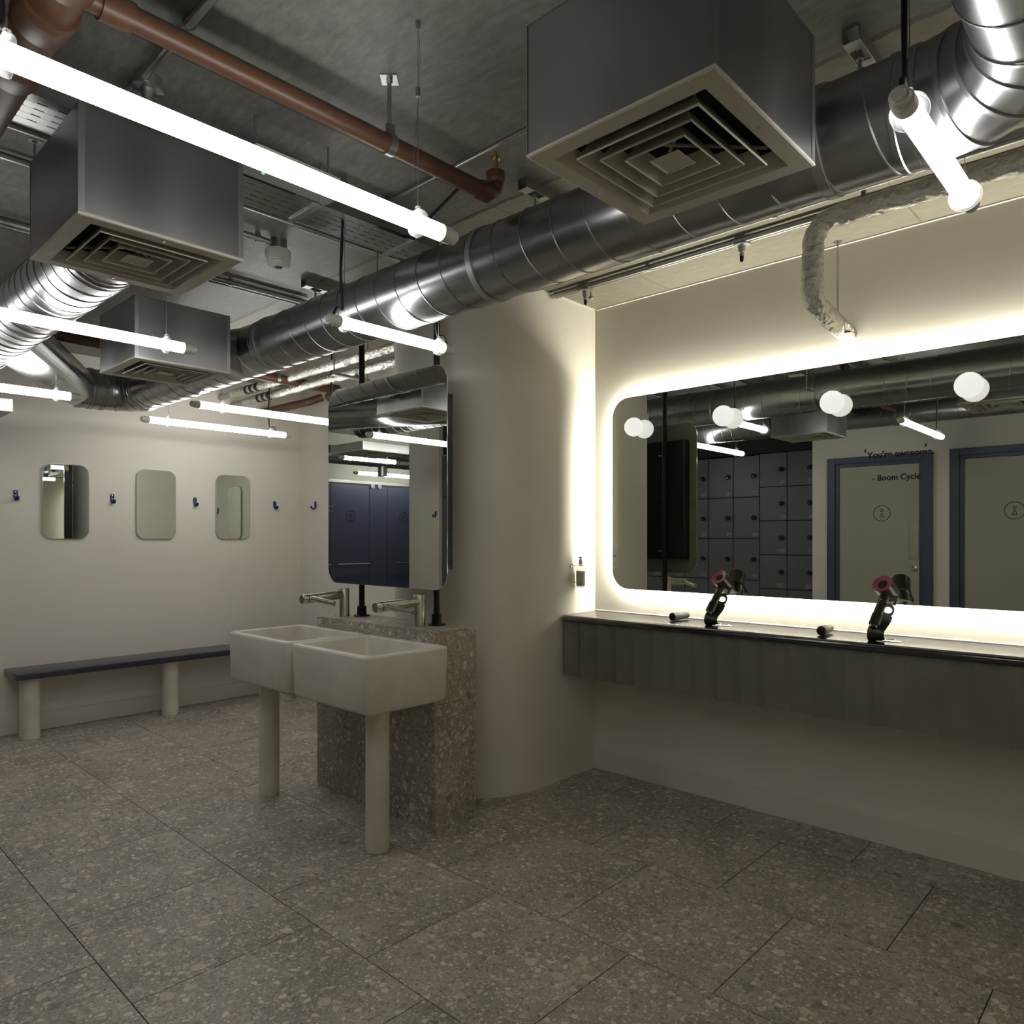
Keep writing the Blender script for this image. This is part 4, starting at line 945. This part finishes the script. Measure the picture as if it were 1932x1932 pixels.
bm = NB(); vs = [bm.verts.new(p) for p in yz(rrect(hw - 0.004, hh - 0.004, 0.083), 2.2030, hy, hz)]; bm.faces.new(vs); obj('grey_backing', bm, M['mirror_back'], hm)
bm = NB(); box(bm, 2.204, 2.284, 2.520, 3.377, 1.177, 1.996, 0.002, 1); obj('rear_housing', bm, M['black'], hm)

# ================================================================ end wall: mirrors, hooks, bench
def small_mirror(xc, label):
    t = thing('wall_mirror', label, 'mirror', (xc, 5.795, 1.318), 'small mirrors on the end wall')
    w_, h_, zc = 0.289, 0.526, 1.581
    bm = NB(); extrude_outline(bm, [(xc + a, 5.7872, zc + b_) for a, b_ in rrect(w_, h_, 0.062)], (0, 0.0048, 0)); obj('glass_rim', bm, M['glass_edge'], t)
    bm = NB(); vs = [bm.verts.new((xc + a, 5.7870, zc + b_)) for a, b_ in rrect(w_ - 0.006, h_ - 0.006, 0.059)]; bm.faces.new(vs); obj('mirror_glass', bm, M['mirror'], t)
    bm = NB(); box(bm, xc - 0.10, xc + 0.10, 5.792, 5.805, 1.40, 1.76); obj('mounting_pad', bm, M['black'], t)
small_mirror(1.578, 'left small round-cornered mirror on the end wall, reflecting the bright wall')
small_mirror(2.190, 'middle small round-cornered mirror on the end wall, plain grey reflection')
small_mirror(2.800, 'right small round-cornered mirror on the end wall')
def hook(x, y, z, dirv, label, proto=[None]):
    d = Vector(dirv); s = d.cross(Vector((0, 0, 1)))
    t = thing('coat_hook', label, 'hook', (x, y, z), 'royal blue coat hooks')
    o = Vector((x, y, z)); U = Vector((0, 0, 1))
    bm = NB(); extrude_outline(bm, [o + s * a + U * b_ for a, b_ in rrect(0.026, 0.052, 0.006, 4)], d * 0.006); bk = obj('back_plate', bm, M['blue_hook'], t)
    bm = NB()
    for zz in (0.015, -0.008): lathe(bm, o + U * zz + d * 0.006, d, [(0, 0.004), (0.001, 0.0035), (0.0015, 0.001)], 10)
    obj('screw_head', bm, M['chrome'], bk)
    bm = NB(); pts = smooth_path([o - U * 0.012 + d * 0.004, o - U * 0.032 + d * 0.010, o - U * 0.041 + d * 0.026, o - U * 0.030 + d * 0.040, o - U * 0.016 + d * 0.043], 6)
    rings = []
    for i, p in enumerate(pts):
        dd_ = (pts[min(i + 1, len(pts) - 1)] - pts[max(i - 1, 0)]).normalized(); nn_ = dd_.cross(s).normalized(); f_ = i / (len(pts) - 1); w_ = 0.010 + 0.003 * f_
        rings.append([p + s * a * w_ + nn_ * b_ * 0.0045 for a, b_ in ((-1, -0.6), (-0.6, -1), (0.6, -1), (1, -0.6), (1, 0.6), (0.6, 1), (-0.6, 1), (-1, 0.6))])
    loft(bm, rings); obj('hook_prong', bm, M['blue_hook'], t, ang=50)
    return t
hook(1.280, 5.805, 1.622, (0, -1, 0), 'royal blue coat hook at the far left, left of all small mirrors')
hook(1.881, 5.805, 1.622, (0, -1, 0), 'royal blue coat hook between the left and middle small mirrors')
hook(2.489, 5.805, 1.622, (0, -1, 0), 'royal blue coat hook between the middle and right small mirrors')
hook(3.180, 5.805, 1.618, (0, -1, 0), 'royal blue coat hook right of the right small mirror')
hook(3.432, 5.560, 1.618, (-1, 0, 0), 'royal blue coat hook seen in profile beside the hanging mirror')
hook(3.432, 4.140, 1.618, (-1, 0, 0), 'royal blue coat hook on the right wall, seen only in the right small mirror')
hook(-0.88, 6.10, 1.60, (1, 0, 0), 'dark coat hook reflected at the right edge of the hanging mirror')
t = thing('wall_mirror', 'small mirror on the right wall, seen only inside the right small mirror', 'mirror', (3.42, 4.53, 1.318), 'small mirrors on the end wall')
bm = NB(); extrude_outline(bm, yz(rrect(0.289, 0.526, 0.062), 3.4142, 4.53, 1.581), (0.0048, 0, 0)); obj('glass_rim', bm, M['glass_edge'], t)
bm = NB(); vs = [bm.verts.new(p) for p in yz(rrect(0.283, 0.520, 0.059), 3.4140, 4.53, 1.581)]; bm.faces.new(vs); obj('mirror_glass', bm, M['mirror'], t)
bm = NB(); box(bm, 3.419, 3.432, 4.43, 4.63, 1.40, 1.76); obj('mounting_pad', bm, M['black'], t)
bn = thing('bench', 'navy wooden bench on round concrete legs along the end wall', 'bench', (2.2, 5.64, 0))
bm = NB(); box(bm, 1.212, 3.40, 5.480, 5.790, 0.408, 0.450, 0.002, 2); obj('seat', bm, M['navy_wood'], bn)
for xx in (1.312, 2.212, 3.15):
    bm = NB(); lathe(bm, (xx, 5.590, 0), (0, 0, 1), [(0, 0.055), (0.008, 0.055), (0.009, 0.0595), (0.408, 0.0595)], 36); obj('leg', bm, M['cast_leg'], bn)

# ================================================================ far side, seen in mirrors: lockers and shower cubicles
XK = -0.92
def locker(y0, y1, z0, z1, num, label):
    t = thing('locker', label, 'locker', (XK - 0.2, (y0 + y1) / 2, z0), 'grey numbered lockers')
    bm = NB(); box(bm, XK - 0.45, XK - 0.021, y0 + 0.001, y1 - 0.001, z0 + 0.001, z1 - 0.001); obj('locker_body', bm, M['locker_gap'], t)
    bm = NB(); box(bm, XK - 0.020, XK, y0 + 0.004, y1 - 0.004, z0 + 0.004, z1 - 0.004, 0.001, 1); dr = obj('locker_door', bm, M['locker'], t)
    zc = (z0 + z1) / 2
    bm = NB(); lathe(bm, (XK, y0 + 0.058, zc), (1, 0, 0), [(0, 0.021), (0.02, 0.026), (0.028, 0.024), (0.030, 0.010)], 24); kn = obj('knob_lock', bm, M['black'], dr)
    bm = NB(); lathe(bm, (XK + 0.0295, y0 + 0.058, zc - 0.008), (1, 0, 0), [(0, 0.004), (0.002, 0.003)], 10); obj('lock_core', bm, M['chrome'], kn)
    if num:
        obj('locker_number', text_bm(num, 0.062, (XK + 0.0004, y0 + 0.018, z0 + 0.022), (0, 1, 0), (0, 0, 1), 0.0004), M['print'], dr)
for ci, (cy_, nums) in enumerate(((2.822, ('75', '86', '97', '108', None)), (3.125, ('76', '87', '98', '109', None)))):
    for ri, nm in enumerate(nums):
        z1 = 2.243 - 0.3655 * ri; locker(cy_, cy_ + 0.303, z1 - 0.3655, z1, nm, 'locker %s' % ('numbered ' + nm + ' in the narrow two-column block near the washroom doors' if nm else ('lowest of its column in the two-column block, %s column' % ('first' if ci == 0 else 'second'))))
rows = (('77', '78', '79', '80', '81', None, None, None), ('88', '89', '90', '91', '92', None, None, None), ('99', '100', '101', '102', '103', None, None, None), (None,) * 8)
posn = ('first', 'second', 'third', 'fourth', 'fifth', 'sixth', 'seventh', 'eighth'); rown = ('top', 'second', 'third', 'bottom')
for ri, rw in enumerate(rows):
    for ci, nm in enumerate(rw):
        z1 = 2.233 - 0.456 * ri; y0 = 3.430 + 0.3275 * ci if ci >= 5 else 3.430 + 0.305 * ci
        if ci >= 5: y0 = 3.430 + 0.305 * 5 + (ci - 5) * 0.364
        w_ = 0.303 if ci < 5 else 0.362
        locker(y0, y0 + w_, z1 - 0.456, z1, nm, 'taller locker ' + ('numbered ' + nm + ' in the wide locker bank' if nm else '%s row, %s column of the wide bank' % (rown[ri], posn[ci])))
bm = NB(); box(bm, -1.38, XK - 0.01, 2.822, 6.048, 0.0, 0.40); tag(obj('locker_plinth', bm, M['locker_gap']), 'dark base under the grey locker bank', 'plinth')
bm = NB(); box(bm, -1.42, XK - 0.02, 2.741, 6.048, 2.25, CEIL); struct('trim_2', bm, M['locker_gap'])

YS = 7.76
def cubicle_panel(x0, x1, label, sign=None, bar=True):
    t = thing('shower_door', label, 'shower door', ((x0 + x1) / 2, YS, 0), 'blue shower cubicle panels')
    bm = NB(); box(bm, x0 + 0.003, x1 - 0.003, YS, YS + 0.02, 0.08, 2.0, 0.001, 1); pn = obj('door_panel', bm, M['blue_panel'], t)
    if bar:
        bm = NB(); cyl(bm, (x0 + 0.04, YS - 0.05, 1.0), (x1 - 0.07, YS - 0.05, 1.0), 0.010, n=12)
        for q in (x0 + 0.05, x1 - 0.09): cyl(bm, (q, YS, 1.0), (q, YS - 0.05, 1.0), 0.007, n=8)
        obj('pull_bar', bm, M['chrome'], pn)
    bm = NB()
    for q in (x0 + 0.02, x1 - 0.02):
        for zz in (1.66, 1.72): lathe(bm, (q, YS, zz), (0, -1, 0), [(0, 0.008), (0.004, 0.007)], 10)
    obj('hinge_bolt', bm, M['chrome'], pn)
    if sign is not None:
        zc = 1.605; yq = YS - 0.001; sx = sign; bm = NB(); seg = 40
        va = [bm.verts.new((sx + 0.075 * cos(2 * pi * k / seg), yq, zc + 0.075 * sin(2 * pi * k / seg))) for k in range(seg)]; vb = [bm.verts.new((sx + 0.066 * cos(2 * pi * k / seg), yq, zc + 0.066 * sin(2 * pi * k / seg))) for k in range(seg)]
        for k in range(seg): bm.faces.new((va[k], va[(k + 1) % seg], vb[(k + 1) % seg], vb[k]))
        def line(a, b_, w_=0.004):
            a, b_ = Vector((a[0], a[1])), Vector((b_[0], b_[1])); n2 = Vector((-(b_ - a).y, (b_ - a).x)).normalized() * w_
            bm.faces.new([bm.verts.new((sx + p.x, yq, zc + p.y)) for p in (a + n2, b_ + n2, b_ - n2, a - n2)])
        line((-0.035, 0.005), (0.035, 0.005)); line((-0.035, 0.005), (0.0, 0.030)); line((0.035, 0.005), (0.0, 0.030)); line((0, 0.03), (-0.012, 0.055)); line((-0.012, 0.055), (-0.035, 0.058))
        for j in range(3):
            for k in range(2): line((-0.022 + j * 0.024, -0.008 - k * 0.026), (-0.034 + j * 0.024, -0.026 - k * 0.026), 0.0028)
        obj('shower_symbol', bm, M['ink'], pn)
cubicle_panel(-1.184, -0.607, 'blue shower door with round shower symbol, left one in the hanging mirror', -0.90)
cubicle_panel(-1.474, -1.184, 'narrow plain blue panel between the two blue shower doors', None, False)
cubicle_panel(-2.05, -1.474, 'blue shower door with round shower symbol, cut by the pier in the mirror', -1.74)
cubicle_panel(-0.607, -0.03, 'blue shower door without symbol hidden left of the hanging mirror edge', None, True)
bm = NB(); box(bm, -2.9, 0.98, 7.735, 7.758, 2.02, 2.06, 0.002, 1)
for q in (-1.33, -1.22): lathe(bm, (q, 7.745, 2.0), (0, -1, 0), [(0, 0.03), (0.012, 0.03)], 20)
tag(obj('sliding_rail', bm, M['steel']), 'steel rail with rollers above the blue shower doors', 'rail')
